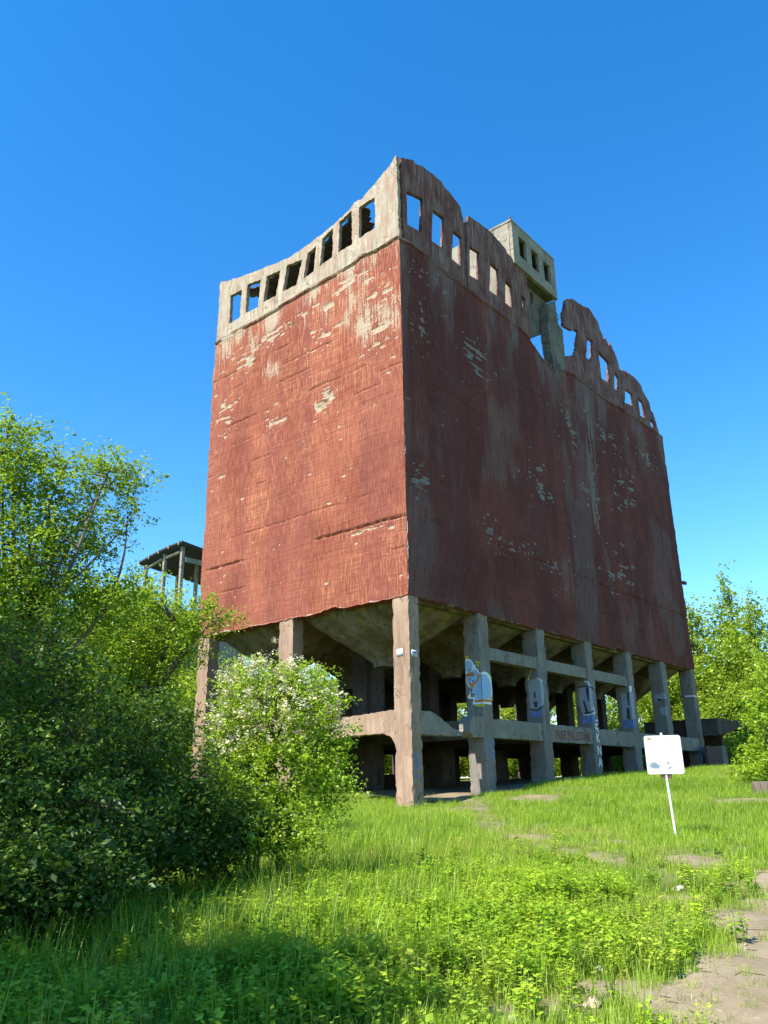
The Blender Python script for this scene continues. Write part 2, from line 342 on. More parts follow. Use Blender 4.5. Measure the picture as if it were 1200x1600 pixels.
def chips(rng, n, U, zlo, zhi, clusters, wide=(0.04, 0.24), tall=(0.02, 0.06)):
    out = []
    for i in range(n):
        if rng.random() < 0.72 and clusters:
            cu, cz, ru, rz = clusters[rng.integers(len(clusters))]
            u, z = cu+rng.normal()*ru, cz+rng.normal()*rz
        else: u, z = rng.uniform(0, U), rng.uniform(zlo, zhi)
        z = round(z/0.13)*0.13+rng.normal()*0.015     # between the shuttering boards
        out.append((u, z, rng.uniform(*wide)*(0.3+0.9*rng.random()**2), rng.uniform(*tall), rng.uniform(0.5, 1)))
    return out

def wall_mesh(name, axis, U, res, chip, bare_fn, grey_fn, top_fn, thick, groove, seed, wear_lit, peel):
    nu = int(U/res)+1; nz = int((Z1-Z0)/res)+1
    u = np.linspace(0, U, nu); v = np.linspace(0, 1, nz)
    Ug, Vg = np.meshgrid(u, v, indexing='ij')
    top = top_fn(u)[:, None]; bot = Z0+((fnoise(p3(u*3.0, 3.0, seed), seed, 4)-0.5)*0.10+np.maximum(0, fnoise(p3(u*0.9, 8., seed), seed+3, 3)-0.66)*0.7)[:, None]
    Zg = bot+(top-bot)*Vg
    sh = Ug.shape
    P = p3(Ug, Zg, 0.0)
    D = ((fnoise(P*np.array([0.5, 0.4, 1]), seed+5, 3)-0.5)*0.05).reshape(sh)
    D += ((fnoise(P*np.array([7.0, 0.7, 1]), seed+6, 2)-0.5)*0.014).reshape(sh)
    boards = (vnoise(np.stack([np.floor(P[:, 1]/0.26)*3.1, np.floor(P[:, 0]/3.7+np.floor(P[:, 1]/0.26)*0.37)*5.3, P[:, 0]*0], -1), seed+7)-0.5)*0.012
    D += boards.reshape(sh)
    bare = bare_fn(Ug, Zg); dark = np.zeros(sh)
    lip = 1-sstep(0.06, 0.34, top-Zg); D += lip*0.05
    for cl_ in peel:                                   # paint lost in groups of torn horizontal stripes
        pu, pz, ru, rz, st_ = cl_
        w_ = np.exp(-((Ug-pu)/ru)**2-((Zg-pz)/rz)**2)
        if w_.max() < 0.05: continue
        st = fnoise(p3(Ug*1.3, Zg*7.5, pu), seed+43, 3).reshape(sh); bl_ = fnoise(p3(Ug*2.6, Zg*2.6, pz), seed+47, 3).reshape(sh)
        k = sstep(0.612, 0.70, st*0.60+bl_*0.40+(w_-0.68)*0.36*st_)*sstep(0.12, 0.3, w_)
        D -= k*0.035; bare = np.maximum(bare, k*1.2)
    for cu, cz, w, h, s in chip:
        i0, i1 = np.searchsorted(u, [cu-w*1.6, cu+w*1.6]); j = np.abs(Zg[min(max(i0, 0), nu-1)]-cz) < h*3
        if i1 <= i0 or not j.any(): continue
        js = np.nonzero(j)[0]; sl_ = (slice(i0, i1), slice(js[0], js[-1]+1))
        uu = Ug[sl_]-cu; zz = Zg[sl_]-cz
        nn = (vnoise(p3(Ug[sl_].ravel()*6, Zg[sl_].ravel()*9, cu), seed+11).reshape(uu.shape)-0.5)*0.9
        k = 1-sstep(0.45, 1.0, np.sqrt((uu/w)**2+(zz/h)**2)+nn*1.1)
        D[sl_] -= k*0.05*s; bare[sl_] = np.maximum(bare[sl_], k*1.25)
    for gz, gw, gd, cov in groove:                     # open lift joints
        if gz is None: gz = top_fn(Ug.ravel()).reshape(sh)-0.16
        gk = float(np.mean(gz)); on = sstep(cov, cov+0.08, fnoise(p3(Ug*0.45, gk*3.7, 1.0), seed+13, 3)).reshape(sh)
        zz = Zg-gz-((vnoise(p3(Ug*0.8, gk, 2.0), seed+14)-0.5)*0.05+(vnoise(p3(Ug*5, gk, 2.0), seed+15)-0.5)*0.05).reshape(sh)
        k = (1-sstep(gw*0.4, gw, np.abs(zz)))*on
        D -= k*gd; bare = np.maximum(bare, (1-sstep(gw*0.8, gw*2.4, np.abs(zz+gw)))*on*0.38)
    # broken arrises at the outer ends
    for e in (0.0, U):
        dd = np.abs(Ug-e); ch = np.maximum(0, fnoise(p3(Zg*0*0+e, Zg*1.3, 1.0), seed+19, 4).reshape(sh)-0.45)
        D -= (1-sstep(0.0, 0.11, dd))*ch*0.25; bare = np.maximum(bare, (1-sstep(0.0, 0.06, dd))*sstep(0.16, 0.22, ch)*0.7)
    bare = np.maximum(bare, (1-sstep(0.02, 0.13, Zg-bot))*0.6*fnoise(P*2.0, seed+23, 2).reshape(sh)*1.4)
    if axis == 'x': V = np.stack([-D, Ug, Zg], -1)     # plane x = 0
    else: V = np.stack([Ug, -D, Zg], -1)
    # recess the vertices inwards (positive D is outwards)
    V = V.reshape(-1, 3); idx = np.arange(nu*nz).reshape(nu, nz)
    q = np.stack([idx[:-1, :-1], idx[1:, :-1], idx[1:, 1:], idx[:-1, 1:]], -1).reshape(-1, 4)
    if axis == 'x': q = q[:, ::-1]
    loop = np.concatenate([idx[:, 0], idx[-1, 1:], idx[-2::-1, -1], idx[0, -2:0:-1]])
    back = V[loop].copy(); back[:, 0 if axis == 'x' else 1] = thick; ua = 1 if axis == 'x' else 0; back[:, ua] = np.clip(back[:, ua], thick+0.02, U-thick-0.02)
    ins = 0 if axis == 'y' else 1
    nb = len(V); k = len(loop); nxt = (np.arange(k)+1) % k
    sides = np.stack([loop, nb+np.arange(k), nb+nxt, loop[nxt]], -1)
    me = mesh_np(name, np.concatenate([V, back]), np.concatenate([q, sides]))
    pad = np.zeros(k)
    set_attr(me, 'bare', np.concatenate([bare.ravel(), pad+0.3])); set_attr(me, 'wear_lit', np.concatenate([(wear_lit*np.ones(sh)).ravel() if np.isscalar(wear_lit) else wear_lit(Ug, Zg).ravel(), pad+0.5])); set_attr(me, 'grey', np.concatenate([grey_fn(Ug, Zg).ravel(), pad])); set_attr(me, 'dark', np.concatenate([dark.ravel(), pad]))
    return me

rg = np.random.default_rng(3)
clL = [(4.6, 17.4, 0.5, 0.9), (4.9, 16.9, 0.4, 0.3), (8.3, 17.2, 0.7, 0.5), (12.0, 18.6, 0.5, 0.9), (1.3, 19.6, 0.6, 0.9), (1.2, 21.3, 0.7, 0.5), (5.0, 20.8, 1.0, 0.7), (8.5, 22.3, 1.8, 0.5), (3.5, 22.8, 1.2, 0.5), (10.8, 21.6, 0.9, 0.4)]
def bareL(u, z):
    n_ = fnoise(p3(u*0.35, z*0.30, 4.0), 51, 4).reshape(u.shape); n2 = fnoise(p3(u*1.3, z*0.5, 4.0), 53, 3).reshape(u.shape)
    b = sstep(19.0, 24.2, z+(n_-0.5)*5.5)*0.52+0.10
    b = b+(n_-0.5)*0.5*sstep(13, 21, z)+(n2-0.5)*0.42*sstep(9, 16, z)
    return np.clip(b, 0, 1)
def bareR(u, z):
    n_ = fnoise(p3(u*0.30, z*0.22, 9.0), 61, 4).reshape(u.shape)
    return np.clip(0.06+sstep(22.6, 24.3, z+(n_-0.5)*2.5)*0.30+(n_-0.5)*0.25, 0, 1)
def wear_litL(u, z):
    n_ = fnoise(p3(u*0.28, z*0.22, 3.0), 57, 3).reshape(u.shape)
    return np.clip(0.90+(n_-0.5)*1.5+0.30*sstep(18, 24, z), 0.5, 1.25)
def greyL(u, z): return np.zeros(u.shape)
def greyR(u, z):
    n_ = fnoise(p3(u*0.8, z*0.16, 2.0), 71, 4).reshape(u.shape); n2 = fnoise(p3(u*0.25, z*0.2, 2.0), 73, 3).reshape(u.shape)
    a = sstep(0.50, 0.66, n_)*sstep(18.5, 23.8, z)*0.55
    b = sstep(0.52, 0.66, n2)*0.30*sstep(0.42, 0.6, n_)
    c = sstep(0.5, 0.62, fnoise(p3(u*2.0, z*0.12, 5.0), 75, 3).reshape(u.shape))*(1-sstep(0.3, 1.6, np.abs(u-17.8)))*sstep(13.5, 15, z)*0.8
    d = sstep(0.45, 0.6, fnoise(p3(u*1.6, z*0.1, 7.0), 77, 3).reshape(u.shape))*(1-sstep(0.2, 0.9, np.abs(u-13.6)))*sstep(8, 11.5, z)*(1-sstep(10.6, 12, z))*0.6
    return np.clip(np.maximum(np.maximum(a, b), np.maximum(c, d)), 0, 0.85)
def topL(u): return 24.05+(fnoise(p3(u*0.8, 1., 1.), 81, 4)-0.5)*0.16-0.03*u+0.16*np.exp(-((u-2.3)/0.35)**2)
def topR(u):
    prof = np.interp(u, [0, 10.4, 11.2, 11.7, 12.6, 14.2, 14.4, 15.6, 17, 22, 26, 31], [24.02, 24.05, 24.0, 23.6, 23.2, 23.0, 23.3, 23.5, 23.65, 23.7, 24.0, 24.1])
    return prof+(fnoise(p3(u*0.9, 2., 2.), 83, 4)-0.5)*0.28
chL = chips(rg, 260, BW, 8, 23.5, clL)
chL += [(4.6, 16.9+i*0.16, 0.45-0.03*i, 0.06, 1.0) for i in range(7)]+[(12.1, 15.4, 0.42, 0.07, 1.0), (1.9, 10.35, 1.1, 0.05, 1.0), (2.7, 10.30, 0.8, 0.06, 1.0), (0.8, 10.2, 0.25, 0.1, 1.0)]
o = obj('end_wall', wall_mesh('end_wall', 'x', BW, 0.052, chL, bareL, greyL, topL, 0.45, [(None, 0.07, 0.16, 0.30), (10.55, 0.06, 0.09, 0.46), (18.1, 0.05, 0.06, 0.58), (14.2, 0.05, 0.05, 0.60), (21.2, 0.05, 0.06, 0.55)]+[(z_, 0.045, 0.05, 0.60) for z_ in (8.3, 9.2, 11.9, 13.1, 15.6, 16.9, 17.5, 19.3, 20.2, 22.4)], 100, wear_litL, [(a_, b_, c_*1.6+0.3, d_*1.3+0.25, 1.0) for a_, b_, c_, d_ in clL]+[(4.6, 17.4, 0.7, 0.9, 1.4), (5.2, 22.4, 2.6, 0.7, 1.0), (9.5, 22.2, 2.4, 0.5, 1.0), (2.2, 22.6, 1.6, 0.9, 1.1)]), MW, B)
o['label'] = 'sunlit red-painted end wall with pale chipped patches'
clR = [(6.2, 11.3, 0.5, 0.6), (8.5, 10.9, 1.2, 0.3), (12.5, 10.8, 1.6, 0.5), (17.8, 16.5, 0.5, 1.4), (16.4, 16, 0.6, 1.6), (22, 18, 2, 2), (20.5, 21, 2.4, 1.2), (26, 21, 2.2, 1.2), (2.4, 23, 1.2, 0.4), (1.5, 20.0, 0.8, 1.2), (6, 20, 1.2, 1.5), (11.5, 15, 1.5, 1.5), (20, 12, 2.5, 1.2), (15.5, 20, 1.5, 2), (1.0, 12.3, 0.5, 0.5)]
chR = chips(rg, 330, BL, 8, 23.3, clR, (0.04, 0.20), (0.03, 0.08))
chR += [(17.9+rg.normal()*0.12, z, 0.05+0.08*rg.random(), 0.25+0.2*rg.random(), 0.8) for z in np.arange(14.0, 19.6, 0.33)]
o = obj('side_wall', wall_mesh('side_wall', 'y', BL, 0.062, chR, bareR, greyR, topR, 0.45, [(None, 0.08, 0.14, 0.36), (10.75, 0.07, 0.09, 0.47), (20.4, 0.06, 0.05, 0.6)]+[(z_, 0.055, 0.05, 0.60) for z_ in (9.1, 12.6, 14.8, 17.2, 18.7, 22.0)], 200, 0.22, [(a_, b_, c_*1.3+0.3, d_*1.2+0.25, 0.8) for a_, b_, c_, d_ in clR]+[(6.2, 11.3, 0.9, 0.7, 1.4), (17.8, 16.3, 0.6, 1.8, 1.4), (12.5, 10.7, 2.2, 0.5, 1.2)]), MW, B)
o['label'] = 'shaded dark red side wall with grey streaks'

def box_grid(x0, x1, y0, y1, z0, z1, res, amp, chip, seed):
    lo = np.array([x0, y0, z0], float); hi = np.array([x1, y1, z1], float); n = np.maximum(1, np.round((hi-lo)/res).astype(int))
    V = []; Q = []; off = 0
    for ax in range(3):
        a, b = [(1, 2), (2, 0), (0, 1)][ax]
        A, Bb = np.meshgrid(np.linspace(lo[a], hi[a], n[a]+1), np.linspace(lo[b], hi[b], n[b]+1), indexing='ij')
        idx = np.arange(A.size).reshape(A.shape)
        q = np.stack([idx[:-1, :-1], idx[1:, :-1], idx[1:, 1:], idx[:-1, 1:]], -1).reshape(-1, 4)
        for side in (0, 1):
            P = np.zeros((A.size, 3)); P[:, a] = A.ravel(); P[:, b] = Bb.ravel(); P[:, ax] = (lo, hi)[side][ax]
            V.append(P); Q.append((q if side else q[:, ::-1])+off); off += len(P)
    P = np.concatenate(V)
    ex = [(np.abs(P[:, k]-lo[k]) < 1e-6)*1 - (np.abs(P[:, k]-hi[k]) < 1e-6)*1 for k in range(3)]
    cnt = sum(np.abs(e) for e in ex)
    out = P.copy()
    for k in range(3):
        nn = fnoise(P*2.6+k*7.3, seed+k, 4); cc = np.maximum(0, fnoise(P*5.0+k*3.1, seed+31, 3)-0.56)*3.2+0.10*vnoise(P*9.0, seed+41)
        out[:, k] += ex[k]*(amp*nn+np.where(cnt >= 2, chip*cc, 0))
    return out, np.concatenate(Q)
def rbox(name, b, mat, parent, res=0.22, amp=0.02, chip=0.09, seed=1):
    V, Q = box_grid(*b, res, amp, chip, seed)
    return obj(name, mesh_np(name, V, Q), mat, parent)

rbox('rear_wall', (0.5, BL, BW-0.45, BW, Z0, Z1-0.1), MW, B, 1.5, 0.01, 0.02, 5)
rbox('far_end_wall', (BL-0.45, BL-0.005, 0.5, BW-0.5, Z0, Z1-0.1), MW, B, 1.5, 0.01, 0.02, 6)
rbox('light_stop_slab', (0.5, BL-0.5, 0.5, BW-0.5, 23.0, 23.25), M_IN, B, 1.5, 0.01, 0.02, 7)  # unseen slab added to stop light leaking through the bins

# columns: seven along the shaded side, in three rows
CX = [(0.03 if i == 0 else 4.95*i-0.10, 4.95*i+0.69) for i in range(7)]
CX[6] = (CX[6][0], BL-0.02)
ROWS = [(0.03, 0.86), (6.5, 7.42), (12.35, 13.2)]
columns = {}
for j, (y0, y1) in enumerate(ROWS):
    for i, (x0, x1) in enumerate(CX):
        zb = min(Tz(x0, y0), Tz(x1, y1), Tz(x0, y1), Tz(x1, y0))-0.35
        mt = M_IN if (j > 0 and i > 0) else (M_COL if i == 0 else M_COLG)  # inner columns get darker concrete, the undercroft's shade put into the colour
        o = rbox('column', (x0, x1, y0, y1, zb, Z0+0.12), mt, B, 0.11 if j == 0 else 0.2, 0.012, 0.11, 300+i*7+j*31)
        columns[(i, j)] = o
columns[(0, 0)]['label'] = 'corner column with one sunlit face'
# the wide lower piers seen between the columns
for (x0, x1, y0, y1, z1, s) in [(4.75, 5.62, 6.1, 7.6, 2.1, 1), (9.8, 11.0, 5.9, 7.6, 2.1, 2), (14.7, 15.9, 5.9, 7.6, 2.1, 3)]:
    rbox('pier', (x0, x1, y0, y1, Tz(x0, y0)-0.4, z1), M_COL if s == 4 else M_IN, B, 0.25, 0.02, 0.09, 400+s)

# floor beams
def beam(b, seed, mat=M_BEAM, name='beam', chip=0.1): return rbox(name, b, mat, B, 0.14, 0.018, chip, seed)
beams = {}
for i in range(1, 6):
    beams[i] = beam((CX[i][1]-0.01, CX[i+1][0]+0.01, 0.06, 0.62, 2.02, 2.84), 500+i)
for i in range(1, 4):
    beam((CX[i][1]-0.01, CX[i+1][0]+0.01, 0.10, 0.52, 5.30, 5.86), 510+i, chip=0.06)
for i in range(0, 6):
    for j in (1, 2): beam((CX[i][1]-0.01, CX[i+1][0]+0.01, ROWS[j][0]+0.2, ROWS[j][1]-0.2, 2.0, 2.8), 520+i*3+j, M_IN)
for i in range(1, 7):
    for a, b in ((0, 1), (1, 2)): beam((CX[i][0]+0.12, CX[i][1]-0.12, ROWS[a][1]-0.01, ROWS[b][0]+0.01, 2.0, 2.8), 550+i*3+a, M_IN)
beam((0.06, 0.6, ROWS[1][1]-0.01, ROWS[2][0]+0.01, 2.05, 2.86), 580, M_COL)

def jag(pts, step, amp, seed, closed=True):
    out = []; P = [np.array(p_, float) for p_ in pts]; n = len(P)
    for k in range(n if closed else n-1):
        a, b = P[k], P[(k+1) % n]; m = max(1, int(round(np.linalg.norm(b-a)/step)))
        for t in range(m): out.append(a+(b-a)*t/m)
    out = np.array(out)
    j = np.stack([fnoise(p3(out[:, 0]*5.5, out[:, 1]*5.5, 1.), seed, 3)-0.5, fnoise(p3(out[:, 0]*5.5, out[:, 1]*5.5, 5.), seed+1, 3)-0.5], -1)
    rj = np.random.default_rng(seed+900).normal(size=out.shape)*0.22*amp
    return out+j*2*amp+rj
def panel(name, loops, axis, d0, d1, mat, parent, amp=0.035, step=0.14, seed=0, hole_amp=None, bulge=None):
    """a slab cut to an outline with holes, between two planes"""
    bm = bmesh.new(); front = []; edges = []; L_ = []
    for k, lp in enumerate(loops):
        pts = jag(lp, step, amp if k == 0 or hole_amp is None else hole_amp, seed+k*5)
        L_.append(pts); vs = []
        for a, z in pts:
            w = d0 if bulge is None else d0+bulge(a, z)
            vs.append(bm.verts.new((w, a, z) if axis == 'x' else (a, w, z)))
        front.append(vs)
        for a, b in zip(vs, vs[1:]+vs[:1]): edges.append(bm.edges.new((a, b)))
    r = bmesh.ops.triangle_fill(bm, use_beauty=True, use_dissolve=False, edges=edges)
    faces = [f for f in r['geom'] if isinstance(f, bmesh.types.BMFace)]
    mp = {}
    for vs in front:
        for v in vs:
            c = v.co.copy()
            if axis == 'x': c.x += d1-d0
            else: c.y += d1-d0
            mp[v] = bm.verts.new(c)
    for f in faces: bm.faces.new([mp[v] for v in reversed(f.verts)])
    for vs in front:
        for a, b in zip(vs, vs[1:]+vs[:1]): bm.faces.new((a, b, mp[b], mp[a]))
    return obj(name, bm_mesh(name, bm), mat, parent)
def rect(a0, a1, z0, z1): return [(a0, z0), (a1, z0), (a1, z1), (a0, z1)]

# arched and broken first-floor beams on the two faces that meet at the corner column
panel('broken_beam', [[(0.85, 1.62), (1.05, 1.90), (1.5, 2.06), (3.0, 2.06), (4.2, 1.95), (4.4, 2.2), (3.9, 2.36), (3.55, 2.80), (2.4, 2.84), (0.85, 2.90)]], 'x', 0.07, 0.62, M_COL, B, 0.03, 0.12, 3)
panel('broken_beam', [[(6.52, 1.9), (6.52, 2.8), (6.0, 2.82), (5.5, 2.5), (5.7, 2.05)]], 'x', 0.08, 0.6, M_COL, B, 0.03, 0.12, 4)
panel('broken_beam', [[(0.68, 1.98), (2.6, 2.0), (3.35, 2.02), (3.4, 2.14), (2.7, 2.30), (1.9, 2.68), (1.3, 2.86), (0.68, 2.84)]], 'y', 0.07, 0.60, M_BEAM, B, 0.035, 0.12, 5)
panel('broken_beam', [[(3.86, 2.2), (4.1, 2.0), (4.87, 2.02), (4.87, 2.84), (4.15, 2.86), (3.9, 2.6)]], 'y', 0.05, 0.60, M_BEAM, B, 0.03, 0.12, 6)
# intermediate floor: whole beyond the first bay, partly fallen in the first
rbox('floor_slab', (5.3, BL-0.3, 0.9, BW-0.4, 2.45, 2.64), M_IN, B, 0.8, 0.02, 0.02, 601)
panel_slab = rbox('floor_slab', (0.6, 5.1, 2.6, BW-0.4, 2.44, 2.62), M_IN, B, 0.5, 0.02, 0.06, 602)
# inner walls with openings through which the wood behind shows
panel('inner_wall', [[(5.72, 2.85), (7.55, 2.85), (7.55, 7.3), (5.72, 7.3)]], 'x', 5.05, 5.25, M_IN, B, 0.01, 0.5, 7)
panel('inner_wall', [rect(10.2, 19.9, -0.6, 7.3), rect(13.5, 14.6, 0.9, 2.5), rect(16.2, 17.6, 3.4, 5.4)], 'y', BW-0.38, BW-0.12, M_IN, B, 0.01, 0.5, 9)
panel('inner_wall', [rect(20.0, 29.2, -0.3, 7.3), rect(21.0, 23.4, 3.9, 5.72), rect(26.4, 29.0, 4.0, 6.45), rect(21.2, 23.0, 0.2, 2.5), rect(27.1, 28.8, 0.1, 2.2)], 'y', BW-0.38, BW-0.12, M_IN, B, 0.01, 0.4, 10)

# hoppers under the bins
def hopper_mesh(w, d, deep=2.1):
    ns, nr = 48, 14; V = []; Q = []
    for k in range(nr+1):
        t = k/nr; f = max(0.15, 1-0.87*t**1.08); e = 10-7*t
        for s in range(ns):
            a = 2*math.pi*s/ns; ca, sa = math.cos(a), math.sin(a)
            r = (abs(ca)**e+abs(sa)**e)**(-1/e)
            V.append((r*ca*w/2*f, r*sa*d/2*f, -deep*t))
    for s in range(ns):
        V.append((V[nr*ns+s][0]*0.98, V[nr*ns+s][1]*0.98, -deep-0.16))
    for k in range(nr+1):
        for s in range(ns): Q.append((k*ns+s, k*ns+(s+1) % ns, (k+1)*ns+(s+1) % ns, (k+1)*ns+s))
    V = np.array(V); V += (np.stack([fnoise(V*1.4+k*3, 700+k, 3) for k in range(3)], -1)-0.5)*0.10
    V[:ns, 2] = 0.0
    return mesh_np('hopper', V, np.array(Q)[:, ::-1])
hop_me = {}
for i in range(6):
    for a, b in ((0, 1), (1, 2)):
        x0, x1 = CX[i][1]-0.25, CX[i+1][0]+0.25; y0, y1 = ROWS[a][1]-0.45, ROWS[b][0]+0.3
        k = (a)
        if k not in hop_me: hop_me[k] = hopper_mesh(x1-x0, y1-y0)
        obj('hopper', hop_me[k], M_HOP, B, ((x0+x1)/2, (y0+y1)/2, Z0+0.10), smooth=True)
for i in range(1, 6): rbox('bin_beam', (CX[i][0]+0.1, CX[i][1]-0.1, 0.5, BW-0.5, Z0-0.25, Z0+0.12), M_HOP, B, 0.6, 0.02, 0.03, 720+i)
for y0, y1 in ((0.30, 0.62), (6.6, 7.3)): rbox('bin_beam', (0.46, BL-0.5, y0, y1, Z0-0.10, Z0+0.14), M_HOP, B, 0.6, 0.02, 0.03, 730)

# ---- the ruined top storey
PB = empty_parent = B
wl = [[(2.45, 25.30), (1.58, 25.38), (1.60, 27.0), (2.43, 26.95)], [(3.82, 25.18), (3.06, 25.2), (3.08, 27.0), (3.75, 26.8)], [(5.09, 25.0), (4.38, 25.1), (4.34, 26.65), (4.95, 26.45)],
      [(6.26, 24.75), (5.65, 24.86), (5.53, 26.2), (6.02, 26.05)], [(7.75, 24.7), (6.92, 24.64), (6.58, 25.87), (7.54, 26.05)], [(9.27, 24.72), (8.47, 24.67), (8.22, 26.0), (9.1, 26.1)],
      [(10.72, 24.7), (9.88, 24.6), (9.75, 26.15), (10.67, 26.3)], [(12.1, 24.6), (11.35, 24.6), (11.31, 26.2), (12.11, 26.25)]]
top_pts = [(0.10, 28.75), (0.5, 28.39), (1.54, 27.85), (2.32, 27.46), (2.83, 27.50), (3.17, 27.24), (4.34, 26.88), (5.3, 26.74), (6.41, 26.57), (7.56, 26.55), (9.31, 26.82), (11.44, 27.17), (13.2, 27.68)]
def grow(lp, f, g_):
    c_ = np.mean(lp, 0); return [tuple(c_+(np.array(p_)-c_)*np.array([f, g_])) for p_ in lp]
wl = [grow(w_, 1.22, 1.10) for w_ in wl]
o = panel('end_parapet', [[(0.06, 23.75)]+top_pts+[(13.2, 23.35)]]+wl, 'x', 0.07, 0.27, M_PAL, B, 0.06, 0.08, 21, 0.045)
o['label'] = 'pale broken parapet with eight window openings'
P1 = [[(0.4, 23.75), (5.55, 23.75), (5.50, 26.6), (5.62, 27.3), (5.56, 28.3), (5.42, 28.62), (5.38, 29.0), (4.45, 29.35), (3.9, 29.40), (3.75, 29.58), (3.22, 29.56), (2.14, 29.46), (1.55, 29.22), (1.42, 29.36), (0.9, 29.05), (0.40, 28.80)],
      [(0.83, 27.02), (1.97, 27.37), (1.79, 25.38), (0.8, 25.2)], [(2.88, 27.26), (3.75, 27.31), (3.52, 25.45), (2.7, 25.35)], [(4.59, 27.03), (5.27, 27.03), (5.12, 25.19), (4.36, 25.25)]]
P2 = [[(5.68, 23.75), (10.42, 23.75), (10.42, 28.62), (10.29, 28.66), (9.9, 28.66), (9.8, 28.85), (9.32, 28.95), (8.36, 29.14), (7.08, 29.04), (6.08, 28.88), (5.95, 28.45), (5.74, 28.3), (5.82, 27.4), (5.70, 26.4)],
      [(6.06, 26.89), (6.89, 27.0), (6.69, 25.2), (5.94, 25.1)], [(8.05, 26.98), (8.75, 26.9), (8.56, 25.17), (7.77, 25.12)], [(9.5, 26.63), (10.11, 26.52), (10.04, 25.09), (9.33, 25.15)]]
P3 = [[(10.46, 23.8), (11.25, 23.7), (11.75, 24.1), (11.85, 25.3), (11.85, 26.5), (12.0, 28.32), (10.46, 28.55)], [(11.1, 25.78), (11.42, 25.8), (11.56, 26.5), (11.13, 26.52)]]
P4 = [[(15.75, 23.3), (23.95, 23.4), (24.0, 25.5), (24.08, 27.2), (23.81, 27.97), (23.07, 28.68), (22.75, 28.4), (22.3, 28.75), (22.0, 28.5), (21.78, 28.95), (21.5, 29.2), (21.4, 29.5), (21.09, 29.72), (20.08, 30.04), (18.9, 29.72), (17.75, 29.61), (16.85, 29.05), (16.25, 27.85), (16.18, 26.85), (16.9, 26.95), (18.22, 27.45), (17.7, 26.3), (17.25, 25.2), (16.0, 24.7)],
      [(19.44, 27.45), (20.15, 27.5), (19.6, 25.87), (18.95, 25.82)], [(20.95, 27.07), (22.35, 26.93), (21.9, 25.23), (21.0, 25.21)], [(23.2, 26.53), (23.76, 26.35), (23.4, 25.18), (22.85, 25.18)]]
P5 = [[(24.06, 23.6), (30.15, 23.8), (29.9, 24.5), (29.4, 25.6), (29.0, 25.9), (28.9, 26.25), (28.4, 26.65), (27.9, 26.9), (27.75, 27.2), (27.3, 27.42), (26.08, 27.54), (24.8, 27.28), (24.16, 27.1)],
      [(24.72, 25.81), (25.76, 25.89), (25.62, 24.92), (24.4, 24.7)], [(26.84, 25.95), (27.63, 25.9), (27.64, 24.7), (26.84, 24.6)], [(28.6, 24.98), (29.3, 24.9), (29.3, 24.4), (28.6, 24.4)]]
for k, (pp, ha) in enumerate(((P1, 0.02), (P2, 0.025), (P3, 0.03), (P4, 0.06), (P5, 0.04))):
    pp = [pp[0]]+[grow(w_, 1.12, 1.06) for w_ in pp[1:]]
    o = panel('side_parapet', pp, 'y', 0.07+0.004*k, 0.26, M_PAR, B, 0.05 if k < 3 else 0.10, 0.08, 30+k*9, ha)
    if k == 3: o['label'] = 'ragged leaning remnant of arched parapet'
# sagging vault shell over the first bay
nu, nv = 40, 90; xs = np.linspace(0.3, 5.6, nu); ys = np.linspace(1.0, 13.1, nv); Xs, Ys = np.meshgrid(xs, ys, indexing='ij')
tz = np.interp(Ys, [p_[0] for p_ in top_pts], [p_[1] for p_ in top_pts])
Zs = np.minimum(tz, 27.6)-0.30+1.0*np.sin(np.clip((Xs-0.3)/5.3, 0, 1)*math.pi)*0.7+(fnoise(p3(Xs*0.7, Ys*0.7), 91, 3).reshape(Xs.shape)-0.5)*0.5
hole = (Ys < 2.2+0.55*Xs+(fnoise(p3(Xs*1.5, Ys*1.5), 95, 3).reshape(Xs.shape)-0.5)*0.9) | (np.hypot(Xs-1.0, Ys-11.4) < 0.55) | (np.hypot(Xs-0.75, Ys-9.75) < 0.3)
idx = np.arange(nu*nv).reshape(nu, nv); keep = ~(hole[:-1, :-1] | hole[1:, 1:])
q = np.stack([idx[:-1, :-1], idx[1:, :-1], idx[1:, 1:], idx[:-1, 1:]], -1)[keep].reshape(-1, 4)
uq, inv = np.unique(q, return_inverse=True); V = np.stack([Xs, Ys, Zs], -1).reshape(-1, 3)[uq]; V[:, :2] += (np.stack([vnoise(V*3, 97), vnoise(V*3+9, 98)], -1)-0.5)*0.25
me = mesh_np('roof_shell', V, inv.reshape(-1, 4)); o = obj('roof_shell', me, M_IN, B)
md = o.modifiers.new('thickness', 'SOLIDIFY'); md.thickness = 0.12
rbox('cross_wall', (10.44, 10.68, 0.40, 6.5, 23.2, 31.3), M_CAB, B, 0.3, 0.015, 0.05, 801)
# cabin on the roof
CB = [rect(10.46, 15.45, 28.32, 31.12), rect(11.16, 12.02, 29.12, 30.52), rect(12.55, 13.43, 29.08, 30.46), rect(14.0, 14.86, 29.02, 30.40)]
cabin = panel('cabin', CB, 'y', -0.03, 0.17, M_CAB, B, 0.03, 0.12, 61)
cabin['label'] = 'grey concrete cabin perched on the roof edge with three windows'
rbox('cabin_side', (10.43, 10.63, 0.18, 3.2, 28.4, 31.1), M_CAB, cabin, 0.3, 0.01, 0.04, 802)
rbox('cabin_side', (15.22, 15.42, 0.18, 3.2, 28.34, 31.1), M_CAB, cabin, 0.3, 0.01, 0.04, 803)
rbox('cabin_back', (10.64, 15.21, 3.0, 3.2, 28.4, 31.1), M_CAB, cabin, 0.4, 0.01, 0.03, 804)
rbox('cabin_floor', (10.64, 15.21, 0.18, 2.99, 28.36, 28.56), M_CAD, cabin, 0.4, 0.01, 0.03, 805)
